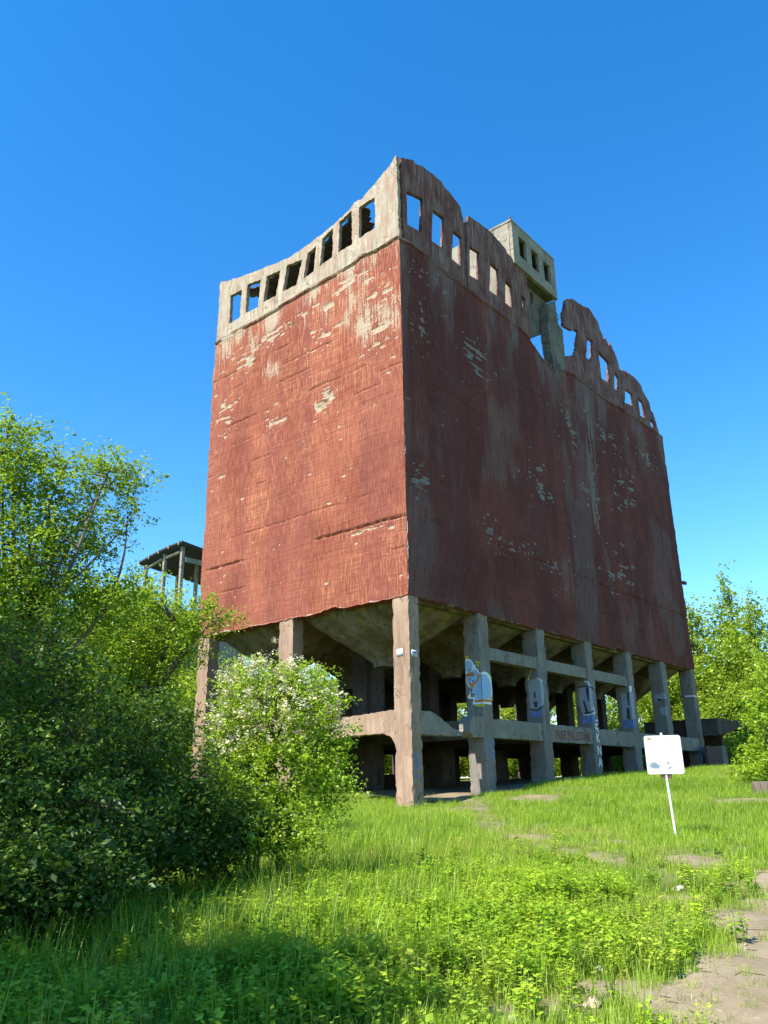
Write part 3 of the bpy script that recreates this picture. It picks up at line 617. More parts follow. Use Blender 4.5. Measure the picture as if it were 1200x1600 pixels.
rbox('cabin_roof', (10.40, 15.48, -0.06, 3.25, 31.13, 31.28), M_CAB, cabin, 0.3, 0.01, 0.04, 806)
pst = rbox('vent_stub', (10.44, 10.56, 0.0, 0.12, 31.28, 31.5), M_STEEL, cabin, 0.1, 0.0, 0.02, 807)
panel('cabin_support', [[(11.78, 24.7), (12.74, 24.62), (15.03, 26.12), (15.12, 27.5), (15.15, 28.3), (11.9, 28.3)], [(13.14, 27.06), (13.53, 27.35), (13.56, 28.1), (13.17, 28.05)]], 'y', 0.62, 0.85, M_CAD, B, 0.03, 0.2, 65)
panel('leaning_pier', [[(13.95, 25.2), (14.2, 27.35), (15.19, 28.12), (15.29, 26.56), (15.78, 26.39), (15.8, 24.74), (15.6, 23.2), (14.3, 22.9), (14.0, 24.65)]], 'y', 0.02, 0.55, M_CAD, B, 0.07, 0.10, 66)
rbox('steel_bracket', (BL-0.03, BL+0.45, -0.14, 0.06, 13.08, 13.28), M_STEEL, B, 0.2, 0.01, 0.03, 810)
# thin bars left hanging from the ruined edge
def tube_mesh(name, paths, ns=6):
    V = []; Q = []; off = 0
    for pts, rad in paths:
        pts = np.asarray(pts, float); rad = np.broadcast_to(np.asarray(rad, float), (len(pts),))
        tan = np.gradient(pts, axis=0); tan /= np.linalg.norm(tan, axis=1, keepdims=True)+1e-9
        ref = np.where(np.abs(tan[:, 2:3]) > 0.9, np.array([[1., 0, 0]]), np.array([[0, 0, 1.]]))
        u = np.cross(tan, ref); u /= np.linalg.norm(u, axis=1, keepdims=True)+1e-9; v = np.cross(tan, u)
        a = np.arange(ns)*2*math.pi/ns
        ring = pts[:, None, :]+rad[:, None, None]*(np.cos(a)[None, :, None]*u[:, None, :]+np.sin(a)[None, :, None]*v[:, None, :])
        V.append(ring.reshape(-1, 3)); k = len(pts); idx = off+np.arange(k*ns).reshape(k, ns)
        Q.append(np.stack([idx[:-1], np.roll(idx[:-1], -1, 1), np.roll(idx[1:], -1, 1), idx[1:]], -1).reshape(-1, 4)); off += k*ns
    return mesh_np(name, np.concatenate(V), np.concatenate(Q))
rb = np.random.default_rng(12)
for base, n_, dx in (((16.2, 0.2, 27.4), 5, -0.6), ((12.0, 0.2, 23.5), 5, 0.7), ((3.5, 0.3, 2.2), 3, 0.6), ((0.2, 0.1, 29.0), 2, 0.1)):
    for k in range(n_):
        a = np.array(base)+rb.normal(0, 0.22, 3)*np.array([1, 0.3, 1]); t = np.linspace(0, 1, 7)[:, None]
        e = np.array([dx*rb.uniform(0.4, 1.3), rb.normal()*0.1, rb.normal()*0.35]); bend = np.array([0, 0, -0.25*rb.random()])
        obj('rebar', tube_mesh('rebar', [(a+t*e+t*t*bend, 0.012)], 4), M_STEEL, B)
obj('rebar', tube_mesh('rebar', [(np.array([(0.2, y_, 2.80-0.02*math.sin((y_-3)*1.2)) for y_ in np.linspace(3.2, 6.5, 8)]), 0.02)], 5), M_STEEL, B)

# ------------------------------------------------------------------ graffiti and notices
M_GW = mat_plain('spray_white', (0.72, 0.72, 0.70), 0.8, 0.1); M_GB = mat_plain('spray_blue', (0.28, 0.42, 0.58), 0.8, 0.14)
M_GO = mat_plain('spray_orange', (0.50, 0.20, 0.06), 0.8, 0.15); M_GY = mat_plain('spray_yellow', (0.50, 0.42, 0.04), 0.8, 0.15)
M_GK = mat_plain('spray_black', (0.05, 0.05, 0.06), 0.8, 0.2); M_GS = mat_plain('spray_silver', (0.28, 0.29, 0.31), 0.7, 0.15)
M_GR = mat_plain('spray_red', (0.26, 0.06, 0.05), 0.85, 0.5, 5); M_GU = mat_plain('spray_ultramarine', (0.13, 0.18, 0.34), 0.8, 0.35, 14)

def clip(poly, s0, keep_low):
    out = []; n = len(poly)
    for k in range(n):
        a, b = poly[k], poly[(k+1) % n]; ia, ib = (a[0] <= s0) == keep_low, (b[0] <= s0) == keep_low
        if ia: out.append(a)
        if ia != ib:
            t = (s0-a[0])/(b[0]-a[0]); out.append((s0, a[1]+t*(b[1]-a[1])))
    return out
def wrap_decal(col, polys):
    """polys: (material, pixel outline) sprayed round the column's left and front faces"""
    x0 = CX[col][0]; y0 = ROWS[0][0]; bm = bmesh.new(); mats = []
    for lay, (mt, pts) in enumerate(polys):
        if mt not in mats: mats.append(mt)
        sp = []
        for px, py in pts:
            a = on_x(px, py, x0); b = on_y(px, py, y0)
            sp.append((y0-a[1], a[2]) if a[1] > y0 else (b[0]-x0, b[2]))
        e = 0.0025*(lay+1)
        for low in (True, False):
            c = clip(sp, 0.0, low)
            if len(c) < 3: continue
            lim = (ROWS[0][1]-y0) if low else (CX[col][1]-x0)
            vs = [bm.verts.new((x0-e, y0-max(s, -lim), z) if low else (x0+min(s, lim), y0-e, z)) for s, z in c]
            ed = [bm.edges.new((p_, q_)) for p_, q_ in zip(vs, vs[1:]+vs[:1])]
            r = bmesh.ops.triangle_fill(bm, use_beauty=True, edges=ed)
            for f in r['geom']:
                if isinstance(f, bmesh.types.BMFace): f.material_index = mats.index(mt)
    me = bpy.data.meshes.new('graffiti'); bm.to_mesh(me); bm.free()
    for mt in mats: me.materials.append(mt)
    return obj('graffiti', me, None, columns[(col, 0)])
def z8(*pts): return [(700+a/12.0, 1000+b/12.0) for a, b in pts]
def ell(cx, cy, rx, ry, n=20, a0=0, a1=360): return [(cx+rx*math.cos(math.radians(a0+(a1-a0)*k/n)), cy+ry*math.sin(math.radians(a0+(a1-a0)*k/n))) for k in range(n)]
o = wrap_decal(1, [
    (M_GY, z8((325, 300), (395, 310), (385, 350), (325, 365))), (M_GY, z8((510, 400), (605, 400), (570, 500), (540, 500), (560, 440), (505, 430))), (M_GY, z8((510, 1195), (690, 1200), (670, 1250), (520, 1245))), (M_GY, z8((760, 600), (815, 690), (835, 900), (840, 1140), (800, 1140), (815, 900))),
    (M_GW, z8((325, 380), (350, 355), (420, 360), (470, 420), (490, 470), (525, 460), (510, 510), (570, 560), (595, 620), (680, 590), (745, 620), (800, 720), (830, 880), (835, 1010), (800, 1080), (800, 1170), (820, 1185), (815, 1215), (640, 1190), (470, 1215), (465, 1160), (490, 1110), (385, 1105), (375, 1060), (400, 1030), (435, 900), (385, 870), (345, 790), (335, 650))),
    (M_GO, z8((340, 640), (520, 560), (590, 650), (640, 630), (585, 760), (500, 850), (460, 930), (420, 1020), (510, 1030), (500, 1075), (425, 1078), (440, 900), (400, 850), (360, 780))),
    (M_GO, z8((500, 1130), (680, 1110), (800, 1120), (795, 1165), (640, 1160), (500, 1170))),
    (M_GB, z8((328, 410), (360, 390), (420, 400), (460, 450), (460, 540), (430, 600), (380, 625), (330, 600))),
    (M_GB, z8((470, 560), (520, 545), (560, 600), (565, 680), (520, 780), (450, 820), (390, 790), (370, 720), (360, 690), (440, 680), (500, 655))),
    (M_GB, z8((600, 680), (660, 640), (710, 650), (760, 720), (795, 850), (800, 980), (790, 1100), (690, 1105), (510, 1120), (520, 1020), (430, 1005), (500, 880), (570, 780))),
    (M_GK, z8(*ell(405, 565, 14, 22))), (M_GK, z8(*ell(420, 745, 12, 25))), (M_GK, z8(*ell(478, 768, 12, 22))), (M_GK, z8((350, 650), (500, 655), (498, 668), (352, 662))), (M_GO, z8((355, 664), (490, 668), (440, 686), (360, 680)))])
o['label'] = 'pale blue bubble graffiti with white and orange outline'
def zr(x0, y0, s): return lambda *pts: [(x0+a*s, y0+b*s) for a, b in pts]
zA = zr(810, 1000, 90/1200)
o = wrap_decal(2, [(M_GS, zA((200, 880), (260, 830), (380, 810), (470, 850), (520, 940), (535, 1340), (380, 1440), (240, 1420))), (M_GK, zA((240, 1420), (380, 1450), (540, 1340), (545, 1365), (390, 1480), (245, 1440))), (M_GK, zA((310, 1215), (330, 1075), (350, 1070), (375, 1210), (350, 1212), (342, 1160), (330, 1215))), (M_GK, zA((320, 1285), (400, 1280), (400, 1410), (335, 1400))),
    (M_GW, zA((380, 790), (440, 800), (500, 860), (490, 880), (430, 820), (380, 800))), (M_GW, zA((195, 840), (240, 700), (260, 610), (270, 620), (225, 780), (215, 850))), (M_GU, zA((250, 1480), (390, 1500), (500, 1420), (500, 1600), (260, 1620))), (M_GU, zA((400, 680), (440, 690), (430, 750), (400, 740)))])
o['label'] = 'silver graffiti with dark outline'
zB = zr(890, 1020, 70/560)
o = wrap_decal(3, [(M_GS, zB((110, 440), (200, 425), (290, 450), (305, 720), (230, 760), (150, 755), (120, 600))), (M_GK, zB((205, 430), (240, 440), (245, 600), (230, 605), (200, 470))), (M_GK, zB((165, 600), (190, 600), (235, 740), (320, 715), (322, 735), (230, 765), (160, 770), (200, 740))), (M_GK, zB((95, 425), (285, 415), (300, 480), (285, 480), (270, 435), (100, 440))), (M_GW, zB((170, 765), (230, 770), (325, 735), (325, 745), (235, 785), (170, 775))), (M_GW, zB((185, 350), (240, 360), (245, 405), (290, 420), (235, 415), (225, 372), (185, 365))), (M_GU, zB((165, 800), (310, 780), (325, 880), (150, 890)))])
o['label'] = 'silver and violet graffiti'
zC = zr(950, 1040, 160/1200)
o = wrap_decal(4, [(M_GS, zC((150, 330), (290, 320), (325, 630), (180, 640))), (M_GK, zC((215, 320), (245, 320), (250, 470), (235, 470))), (M_GK, zC((215, 500), (250, 490), (265, 630), (225, 630))), (M_GU, zC((180, 650), (325, 640), (330, 730), (190, 735))), (M_GW, zC((245, 240), (275, 240), (275, 310), (248, 310)))])
o['label'] = 'silver and blue graffiti block'
wrap_decal(5, [(M_GS, zC((550, 350), (660, 320), (690, 380), (560, 420))), (M_GK, zC((560, 385), (650, 395), (600, 420)))])
wrap_decal(5, [(M_GS, zC((600, 490), (690, 480), (700, 600), (640, 580), (620, 560)))])
wrap_decal(6, [(M_GW, zC((900, 352), (1035, 355), (1040, 372), (905, 368)))])
o = wrap_decal(0, [(M_GU, [(648, 1185), (650, 1170), (652, 1185), (655, 1195), (650, 1205), (648, 1200), (652, 1195)])])
wrap_decal(0, [(M_GU, [(648, 1212), (655, 1210), (655, 1215), (648, 1216)])])
wrap_decal(1, [(M_GU, [(765, 1158), (771, 1156), (772, 1160), (768, 1162), (770, 1170), (773, 1178), (770, 1186), (766, 1180), (770, 1176), (766, 1166)])])

def text_obj(name, txt, size, mt, parent, M4, thick=0.0):
    cu = bpy.data.curves.new(name, 'FONT'); cu.body = txt; cu.size = size; cu.align_x = 'LEFT'; cu.offset = thick
    t = bpy.data.objects.new(name, cu); COL.objects.link(t); bpy.context.view_layer.update()
    me = bpy.data.meshes.new_from_object(t.evaluated_get(bpy.context.evaluated_depsgraph_get()))
    bpy.data.objects.remove(t); me.transform(M4); me.name = name
    return obj(name, me, mt, parent)
FR = Matrix(((1, 0, 0, 0), (0, 0, -1, 0), (0, 1, 0, 0), (0, 0, 0, 1)))   # text plane turned to face -y
o = text_obj('graffiti', 'FREE PALESTINE', 0.58, M_GR, beams[2], Matrix.Translation((10.95, 0.052, 2.18))@FR@Matrix.Diagonal((0.86, 1, 1, 1)), 0.0)
o['label'] = 'red sprayed slogan'
for k, ch in enumerate('PIĘKNA'):
    z = (4.35, 3.70, 3.05, 2.40, 1.80, 1.22)[k]
    o = text_obj('graffiti', ch, 0.62, M_GU if k == 0 else M_GW, columns[(3, 0)], Matrix.Translation((15.02, 0.022, z-0.25))@FR, 0.012)
# a pale tree-like sketch on the inner wall
wi = []
def stroke(pts, w): wi.append((np.array(pts, float), w))
iw = [c for c in B.children if c.name.startswith('inner_wall')][0]
gw = lambda px, py: on_x(px, py, 5.035)
zI = zr(530, 1030, 110/880)
paths = []
for pts in ([(210, 240), (350, 225), (352, 400), (340, 640)], [(265, 240), (262, 400)], [(215, 360), (230, 300), (265, 285), (300, 310), (310, 380)], [(205, 370), (300, 350)], [(228, 380), (228, 670)], [(290, 340), (288, 690)], [(262, 400), (262, 460)], [(240, 330), (300, 400)], [(310, 380), (290, 420)]):
    paths.append((np.array([gw(*q_) for q_ in zI(*pts)]), 0.018))
o = obj('graffiti', tube_mesh('graffiti', paths, 5), mat_plain('spray_pale_green', (0.42, 0.46, 0.40), 0.8), iw); o['label'] = 'pale drip sketch sprayed on the inner wall'

def flat_notice(name, corners, mt, label, prints=()):
    c = np.array(corners, float); n = np.cross(c[1]-c[0], c[3]-c[0]); n /= np.linalg.norm(n)
    V = np.concatenate([c, c+n*0.008]); Q = [(3, 2, 1, 0), (4, 5, 6, 7), (0, 1, 5, 4), (1, 2, 6, 5), (2, 3, 7, 6), (3, 0, 4, 7)]
    o = obj(name, mesh_np(name, V, Q), mt)
    for (u0, u1, v0, v1, m2) in prints:
        P = [c[0]+(c[1]-c[0])*u+(c[3]-c[0])*v+n*0.0105 for u, v in ((u0, v0), (u1, v0), (u1, v1), (u0, v1))]
        obj('print', mesh_np('print', P, [(0, 1, 2, 3)]), m2, o)
    return tag(o, label, 'notice')
xe = 0.025; ye = 0.025
flat_notice('notice', [(xe, 0.66, 4.90), (xe, 0.36, 4.90), (xe, 0.36, 5.17), (xe, 0.66, 5.17)], M_WHITE, 'white square notice on the sunlit face of the corner column')
flat_notice('notice', [(0.14, ye, 4.86), (0.48, ye, 4.86), (0.48, ye, 5.10), (0.14, ye, 5.10)], mat_plain('pale_blue_sheet', (0.55, 0.62, 0.72), 0.7), 'blue and white notice on the shaded face of the corner column',
    [(0.1, 0.9, 0.45, 0.8, M_GU), (0.2, 0.75, 0.15, 0.3, M_GU)])

# ------------------------------------------------------------------ low annex at the far end
A = empty('concrete_annex', (33.5, 1.5, Tz(33.5, 1.5)), 'low dark concrete annex with broken canopy beside the bunker', 'annex')
panel('canopy', [[(30.5, 3.05), (33.2, 3.35), (34.6, 3.7), (36.2, 3.55), (36.4, 3.75), (36.0, 4.15), (30.5, 4.1)]], 'y', -0.9, 4.0, M_IN, A, 0.05, 0.25, 71)
rbox('wall', (30.5, 36.0, 3.5, 3.9, 0.3, 3.6), M_IN, A, 0.5, 0.02, 0.05, 902)
rbox('wall', (30.5, 30.9, 0.2, 3.5, 0.3, 3.1), M_IN, A, 0.5, 0.02, 0.05, 903)
rbox('wall', (35.4, 35.9, 0.6, 3.5, 0.3, 3.6), M_IN, A, 0.5, 0.02, 0.05, 906)
rbox('low_wall', (28.8, 31.4, -0.62, -0.40, 0.2, 2.35), M_STEEL, A, 0.3, 0.01, 0.05, 904)
o = rbox('post', (31.42, 32.35, -0.66, -0.30, 0.2, 2.42), M_COLG, A, 0.2, 0.01, 0.06, 905)

# ------------------------------------------------------------------ the roof pavilion of another ruin far behind
C0 = at(287, 848, 85); R2 = empty('ruined_pavilion', (C0[0]+4, C0[1]+6, Tz(C0[0]+4, C0[1]+6)), 'distant concrete tower top with curved slab roof on open posts', 'building')
cx, cy, cz = C0
wd, ln = 9.0, 7.4
ux = np.array([0.80, -0.6]); ux = np.array([1.0, 0.0]); uy = np.array([0.0, 1.0])
def arch(t): return -0.95*t**1.8                # falls away from the near corner along y
nA = 14; V = []; Q = []
for k in range(nA+1):
    t = k/nA; yy = cy+t*ln; zz = cz+arch(t*0.95)
    for (dx, dz) in ((-0.5, 0.0), (wd, 0.0), (wd, -0.26), (-0.5, -0.26)): V.append((cx+dx, yy-0.4*(1-t), zz+dz-0.9*dx/wd))
for k in range(nA):
    for s in range(4): Q.append((k*4+s, k*4+(s+1) % 4, (k+1)*4+(s+1) % 4, (k+1)*4+s))
Q += [(0, 1, 2, 3), (nA*4+3, nA*4+2, nA*4+1, nA*4)]
obj('roof', mesh_np('roof', V, Q), M_ROOF, R2)
for k in range(5):
    t = k/4; zz = cz+arch(t*0.95); rbox('roof_rib', (cx-0.62, cx-0.51, cy+t*(ln-0.3), cy+t*(ln-0.3)+0.18, zz-0.34, zz+0.05), M_FAR, R2, 1, 0, 0.02, 910+k)
for k in range(3):
    for s, dx in enumerate((0.05, 4.3, 8.5)):
        t = (0.03, 0.45, 0.92)[k]; zz = cz+arch(t*0.95)-0.34-0.9*dx/wd
        rbox('post', (cx+dx, cx+dx+0.34, cy+t*ln, cy+t*ln+0.34, cz-7.5, zz), M_FAR, R2, 1, 0, 0.02, 920+k)
for k in range(2):
    t0, t1 = (0.03, 0.45, 0.92)[k:k+2]; z0, z1 = cz+arch(t0*0.95)-0.36, cz+arch(t1*0.95)-0.36
    obj('edge_beam', tube_mesh('edge_beam', [([(cx+0.2, cy+t0*ln+0.5, z0-0.42), (cx+0.2, cy+t1*ln, z1-0.42)], 0.22)], 4), M_FAR, R2)
rbox('rail', (cx+8.55, cx+8.85, cy, cy+ln, cz-3.9, cz-3.4), M_IN, R2, 2, 0, 0.02, 931)
rbox('rail', (cx+0.5, cx+wd, cy+0.1, cy+0.35, cz-1.95, cz-1.45), M_FAR, R2, 2, 0, 0.02, 932)
rbox('floor_slab', (cx-0.3, cx+wd+0.3, cy-0.3, cy+ln+0.3, cz-7.7, cz-7.3), M_FAR, R2, 2, 0, 0.02, 933)
rbox('tower_wall', (cx, cx+wd, cy, cy+ln, R2.location.z-0.5, cz-7.7), M_FAR, R2, 2, 0, 0.02, 934)

# ------------------------------------------------------------------ trees and bushes
def leaf_mesh(name, C, size, rng, tint, up=0.5, aspect=0.5, droop=0.0):
    n = len(C); a = rng.normal(size=(n, 3)); a[:, 2] = a[:, 2]*0.6-droop; a /= np.linalg.norm(a, axis=1, keepdims=True)
    nm = rng.normal(size=(n, 3)); nm[:, 2] = np.abs(nm[:, 2])+up
    b = np.cross(nm, a); b /= np.linalg.norm(b, axis=1, keepdims=True)+1e-9
    s = (size*np.clip(np.exp(rng.normal(-0.08, 0.30, n)), 0.4, 1.7))[:, None]
    fold = np.cross(a, b)*s*0.12
    V = np.stack([C-a*s*0.5, C+b*s*aspect*0.5+fold+a*s*0.02, C+a*s*0.5, C-b*s*aspect*0.5+fold+a*s*0.02], 1).reshape(-1, 3)
    me = mesh_np(name, V, np.arange(4*n).reshape(n, 4)); set_attr(me, 'tint', tint, 'FACE'); return me
def curve3(a, b, rng, sag=0.12, k=9):
    t = np.linspace(0, 1, k)[:, None]; L_ = np.linalg.norm(b-a)
    c1 = a+(b-a)*0.33+rng.normal(size=3)*L_*sag+np.array([0, 0, L_*0.10]); c2 = a+(b-a)*0.7+rng.normal(size=3)*L_*sag*0.8
    return (1-t)**3*a+3*(1-t)**2*t*c1+3*(1-t)*t*t*c2+t**3*b
def foliage(blobs, nc, per, rng, crad, shell=0.55):
    """leaf centres in small sprays spread through ellipsoid blobs"""
    vol = np.array([r[0]*r[1]*r[2] for _, r in blobs])**0.75; pk = rng.choice(len(blobs), nc, p=vol/vol.sum())
    c = np.array([b for b, _ in blobs])[pk]; r = np.array([b for _, b in blobs])[pk]
    d = rng.normal(size=(nc, 3)); d /= np.linalg.norm(d, axis=1, keepdims=True); u = rng.random(nc)**(1/3.)*(1-shell)+shell*rng.random(nc)**0.2
    cc = c+d*r*u[:, None]*(1+0.22*rng.normal(size=(nc, 1))*0.8)
    ax = d*0.7+rng.normal(size=(nc, 3))*0.6; ax /= np.linalg.norm(ax, axis=1, keepdims=True)
    k = np.repeat(np.arange(nc), per); t = rng.uniform(-1, 1, len(k))
    L_ = crad*rng.uniform(0.6, 1.5, nc)
    P = cc[k]+ax[k]*(t*L_[k])[:, None]+rng.normal(size=(len(k), 3))*crad*0.27
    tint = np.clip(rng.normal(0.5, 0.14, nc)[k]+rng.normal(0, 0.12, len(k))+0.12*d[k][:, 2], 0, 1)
    return P, tint, cc
def tree(name, label, cat, base, blobs, nc, per, leaf, crad, seed, bark, lm, trunk_r=0.16, limbs=10, group=None, twigs=140, multi=1, shell=0.5, lean=None, root=None, aspect=0.5, crownname='crown', trunkname='trunk'):
    rng = np.random.default_rng(seed); base = np.array([base[0], base[1], Tz(base[0], base[1])-0.1])
    E_ = empty(name, base, label, cat, group)
    cen = np.mean([b for b, _ in blobs], 0)
    P, tint, cc = foliage(blobs, nc, per, rng, crad, shell)
    gz = T(P[:, 0], P[:, 1]); P = P[P[:, 2] > gz+0.03]; tint = tint[:len(P)]
    paths = []; nodes = []
    for m_ in range(multi):
        b0 = base+np.array([rng.normal()*0.25, rng.normal()*0.25, 0])*(multi > 1)
        tip = base*0.25+cen*0.75 if multi == 1 else blobs[m_ % len(blobs)][0]*1.0
        tp = curve3(b0, np.array(tip), rng, 0.06, 12); rad = np.linspace(trunk_r, trunk_r*0.45, 12)*(1.0 if multi == 1 else 0.7); rad[0] *= 1.3
        paths.append((tp, rad)); nodes.append((tp, rad))
    for k in range(limbs):
        b, r = blobs[k % len(blobs)]; e = np.array(b)+np.clip(rng.normal(size=3), -1.2, 1.2)*np.array(r)*0.28
        tp, rad = nodes[rng.integers(multi)]; s = rng.integers(4, 11); lp = curve3(tp[s], e, rng, 0.12, 10)
        lr = np.linspace(rad[s]*0.5, 0.010, 10); paths.append((lp, lr)); nodes.append((lp, lr))
    allp = np.concatenate([p_ for p_, _ in nodes[multi:]] or [nodes[0][0]])
    for k in rng.choice(len(cc), min(twigs, len(cc)), replace=False):
        d = np.linalg.norm(allp-cc[k], axis=1)+allp[:, 2]*0.05; s = allp[np.argmin(d)]
        if cc[k][2] > Tz(*cc[k][:2]): paths.append((curve3(s, cc[k], rng, 0.10, 5), np.linspace(trunk_r*0.11+0.004, 0.004, 5)))
    t_ = obj(trunkname, tube_mesh(trunkname, paths, 6), bark, E_, smooth=True)
    c_ = obj(crownname, leaf_mesh(crownname, P, leaf, rng, tint, aspect=aspect), lm, E_)
    return E_
def bl(px, py, d, rpx, rpy=None, rd=None):           # a blob seen at a pixel, d metres away, with radii given in pixels
    s = d/math.cos(0.25)/FPX; r = rpx*s; return (at(px, py, d), (r if rd is None else rd, r if rd is None else rd, (rpy or rpx)*s))

# left tree with the arching bough
tree('broadleaf_tree', 'tall loose-crowned tree with arching boughs at the edge of the thicket', 'tree', at(-60, 1200, 17)[:2],
     [bl(15, 690, 17, 62, 42), bl(-60, 760, 17, 100, 80), bl(85, 755, 17, 75, 48), bl(180, 742, 17, 58, 36), bl(120, 835, 17.3, 80, 42), bl(20, 860, 17, 100, 70), bl(205, 800, 16.8, 36, 26), bl(75, 950, 17.5, 120, 60), bl(-60, 950, 17, 130, 90), bl(165, 925, 17.2, 60, 36)],
     1750, 26, 0.088, 0.27, 11, M_BARK, ML_TREE, 0.17, 24, twigs=260, shell=0.3)
tree('broadleaf_tree', 'leafy tree reaching a branch across the corner of the red wall', 'tree', at(190, 1200, 21)[:2],
     [bl(215, 985, 21, 100, 80), bl(120, 1010, 21.4, 110, 80), bl(275, 985, 20.6, 40, 34), bl(330, 965, 20.6, 42, 20), bl(240, 955, 21, 70, 24), bl(215, 1090, 20.8, 62, 90), bl(120, 1110, 21, 120, 90)],
     1500, 26, 0.095, 0.30, 12, M_BARKD, ML_TREE, 0.15, 18, twigs=240, shell=0.35)
tree('poplar_tree', 'pointed pale green tree below the distant pavilion', 'tree', at(205, 1200, 36)[:2],
     [bl(206, 955, 36, 14, 44), bl(215, 1010, 36, 46, 60), bl(260, 1000, 37, 50, 45), bl(170, 1000, 36.5, 50, 60)], 520, 26, 0.17, 0.5, 13, M_BARKD, ML_FAR, 0.16, 10)
# thicket in the lower left
sd = 20
for (lab, pxs) in (('dark bramble thicket at the shaded foot of the tall tree', [(40, 1150, 11, 150, 110), (-60, 1260, 10, 150, 130), (70, 1290, 10, 130, 110), (20, 1050, 12, 130, 80)]),
                   ('shaded leafy shrub between the thicket and the flowering hawthorn', [(200, 1215, 12.5, 95, 115), (290, 1270, 12.3, 90, 80), (180, 1310, 11.2, 110, 70), (240, 1150, 13.5, 55, 60)]),
                   ('low dark shrub spilling into the long grass', [(60, 1370, 9.3, 100, 50), (-20, 1390, 8.8, 90, 60), (130, 1375, 9.4, 70, 40)]),
                   ('low shaded shrub at the foot of the flowering hawthorn', [(390, 1295, 13.2, 60, 20), (330, 1305, 12.6, 55, 34), (290, 1320, 12.2, 45, 30)])):
    sd += 1; b0 = pxs[0]
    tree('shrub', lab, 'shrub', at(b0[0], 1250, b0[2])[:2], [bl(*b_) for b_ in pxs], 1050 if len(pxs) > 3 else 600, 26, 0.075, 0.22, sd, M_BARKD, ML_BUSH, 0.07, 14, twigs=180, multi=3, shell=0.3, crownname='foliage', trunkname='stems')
# hawthorn in blossom
HB = [bl(425, 1130, 14, 90, 75), bl(372, 1165, 14, 48, 50), bl(500, 1140, 13.8, 52, 60), bl(405, 1075, 14, 52, 42), bl(470, 1075, 14, 48, 42), bl(440, 1205, 13.8, 100, 56), bl(350, 1235, 13.6, 60, 50), bl(515, 1225, 13.5, 38, 46), bl(425, 1262, 13.6, 92, 30), bl(385, 1312, 12.9, 80, 30), bl(460, 1305, 12.9, 55, 26)]
haw = tree('hawthorn_bush', 'sunlit hawthorn bush covered in cream blossom before the columns', 'bush', at(430, 1270, 14)[:2], HB, 1500, 24, 0.062, 0.17, 31, M_BARKD, ML_HAW, 0.08, 16, twigs=160, multi=4, shell=0.45, crownname='foliage', trunkname='stems')
rng = np.random.default_rng(77); P, tint, cc = foliage(HB[:5], 460, 18, rng, 0.10, 0.8)
sunny = (cc-np.mean(cc, 0))@np.array([-0.55, -0.1, 0.75]) > -0.5
P = P[np.repeat(sunny, 18)]; P += np.array([-0.10, -0.05, 0.10]); tint = tint[np.repeat(sunny, 18)]
o = obj('blossom', leaf_mesh('blossom', P, 0.042, rng, tint, 1.2, 0.9), ML_FLW, haw); o['label'] = 'cream blossom sprays'
# right edge
tree('shrub', 'bright yellow-green young shrub beside the low annex', 'shrub', at(1200, 1225, 36)[:2], [bl(1195, 1120, 36, 26, 32), bl(1205, 1180, 36, 34, 34), bl(1168, 1185, 36, 20, 14), bl(1215, 1070, 36, 30, 40), bl(1180, 1205, 35.5, 30, 14)], 420, 22, 0.12, 0.30, 41, M_BARKD, ML_HAW, 0.06, 10, twigs=80, multi=3, shell=0.3, crownname='foliage', trunkname='stems')

# woodland behind: three kinds, copied
def proto(name, seed, h, w, lm, n, leaf, blobsN, conic):
    rng = np.random.default_rng(seed); bl_ = []
    for k in range(blobsN):
        t = (k+0.5)/blobsN; z = h*((0.16 if h > 5 else 0.02)+0.80*t); ww = w*(math.sin(math.pi*min(1, 0.22+0.78*t))**0.8 if not conic else (1.02-t)**0.7)
        a = rng.uniform(0, 6.28); rr = ww*0.45*rng.random()
        bl_.append((np.array([rr*math.cos(a), rr*math.sin(a), z]), (ww*0.55*rng.uniform(0.7, 1.2), ww*0.55*rng.uniform(0.7, 1.2), h*0.13*rng.uniform(0.7, 1.2))))
    P, tint, cc = foliage(bl_, n, 24, rng, 0.55, 0.5); P = P[P[:, 2] > 0.2]; tint = tint[:len(P)]
    crown = leaf_mesh('crown', P, leaf, rng, tint, 0.5, 0.6); crown.materials.append(lm)
    tr = [(np.array([(0, 0, -0.4), (0.05, 0.02, h*0.3), (-0.05, 0.08, h*0.6), (0.02, 0.0, h*0.93)]), np.array([0.2, 0.16, 0.11, 0.03])*h/11)]
    for b, r in bl_: tr.append((curve3(np.array([0, 0, max(0.8, b[2]-h*0.18)]), b, rng, 0.1, 6), np.linspace(0.06, 0.015, 6)))
    trunk = tube_mesh('trunk', tr, 6); trunk.materials.append(M_BARK)
    return crown, trunk
KINDS = [proto('birch', 51, 12, 4.6, ML_FAR, 620, 0.21, 12, False), proto('poplar', 52, 13, 3.6, ML_TREE, 560, 0.21, 12, True), proto('maple', 53, 9.5, 5.6, ML_FAR, 620, 0.22, 10, False), proto('shrub', 54, 4.4, 4.4, ML_TREE, 330, 0.17, 8, False)]
KN = ['birch_tree', 'poplar_tree', 'maple_tree', 'shrub']
KL = ['tall feathery light green tree in the wood behind the bunker', 'narrow pointed tree in the wood behind the bunker', 'broad low-crowned tree in the wood behind the bunker', 'leafy shrub of the undergrowth behind the bunker']
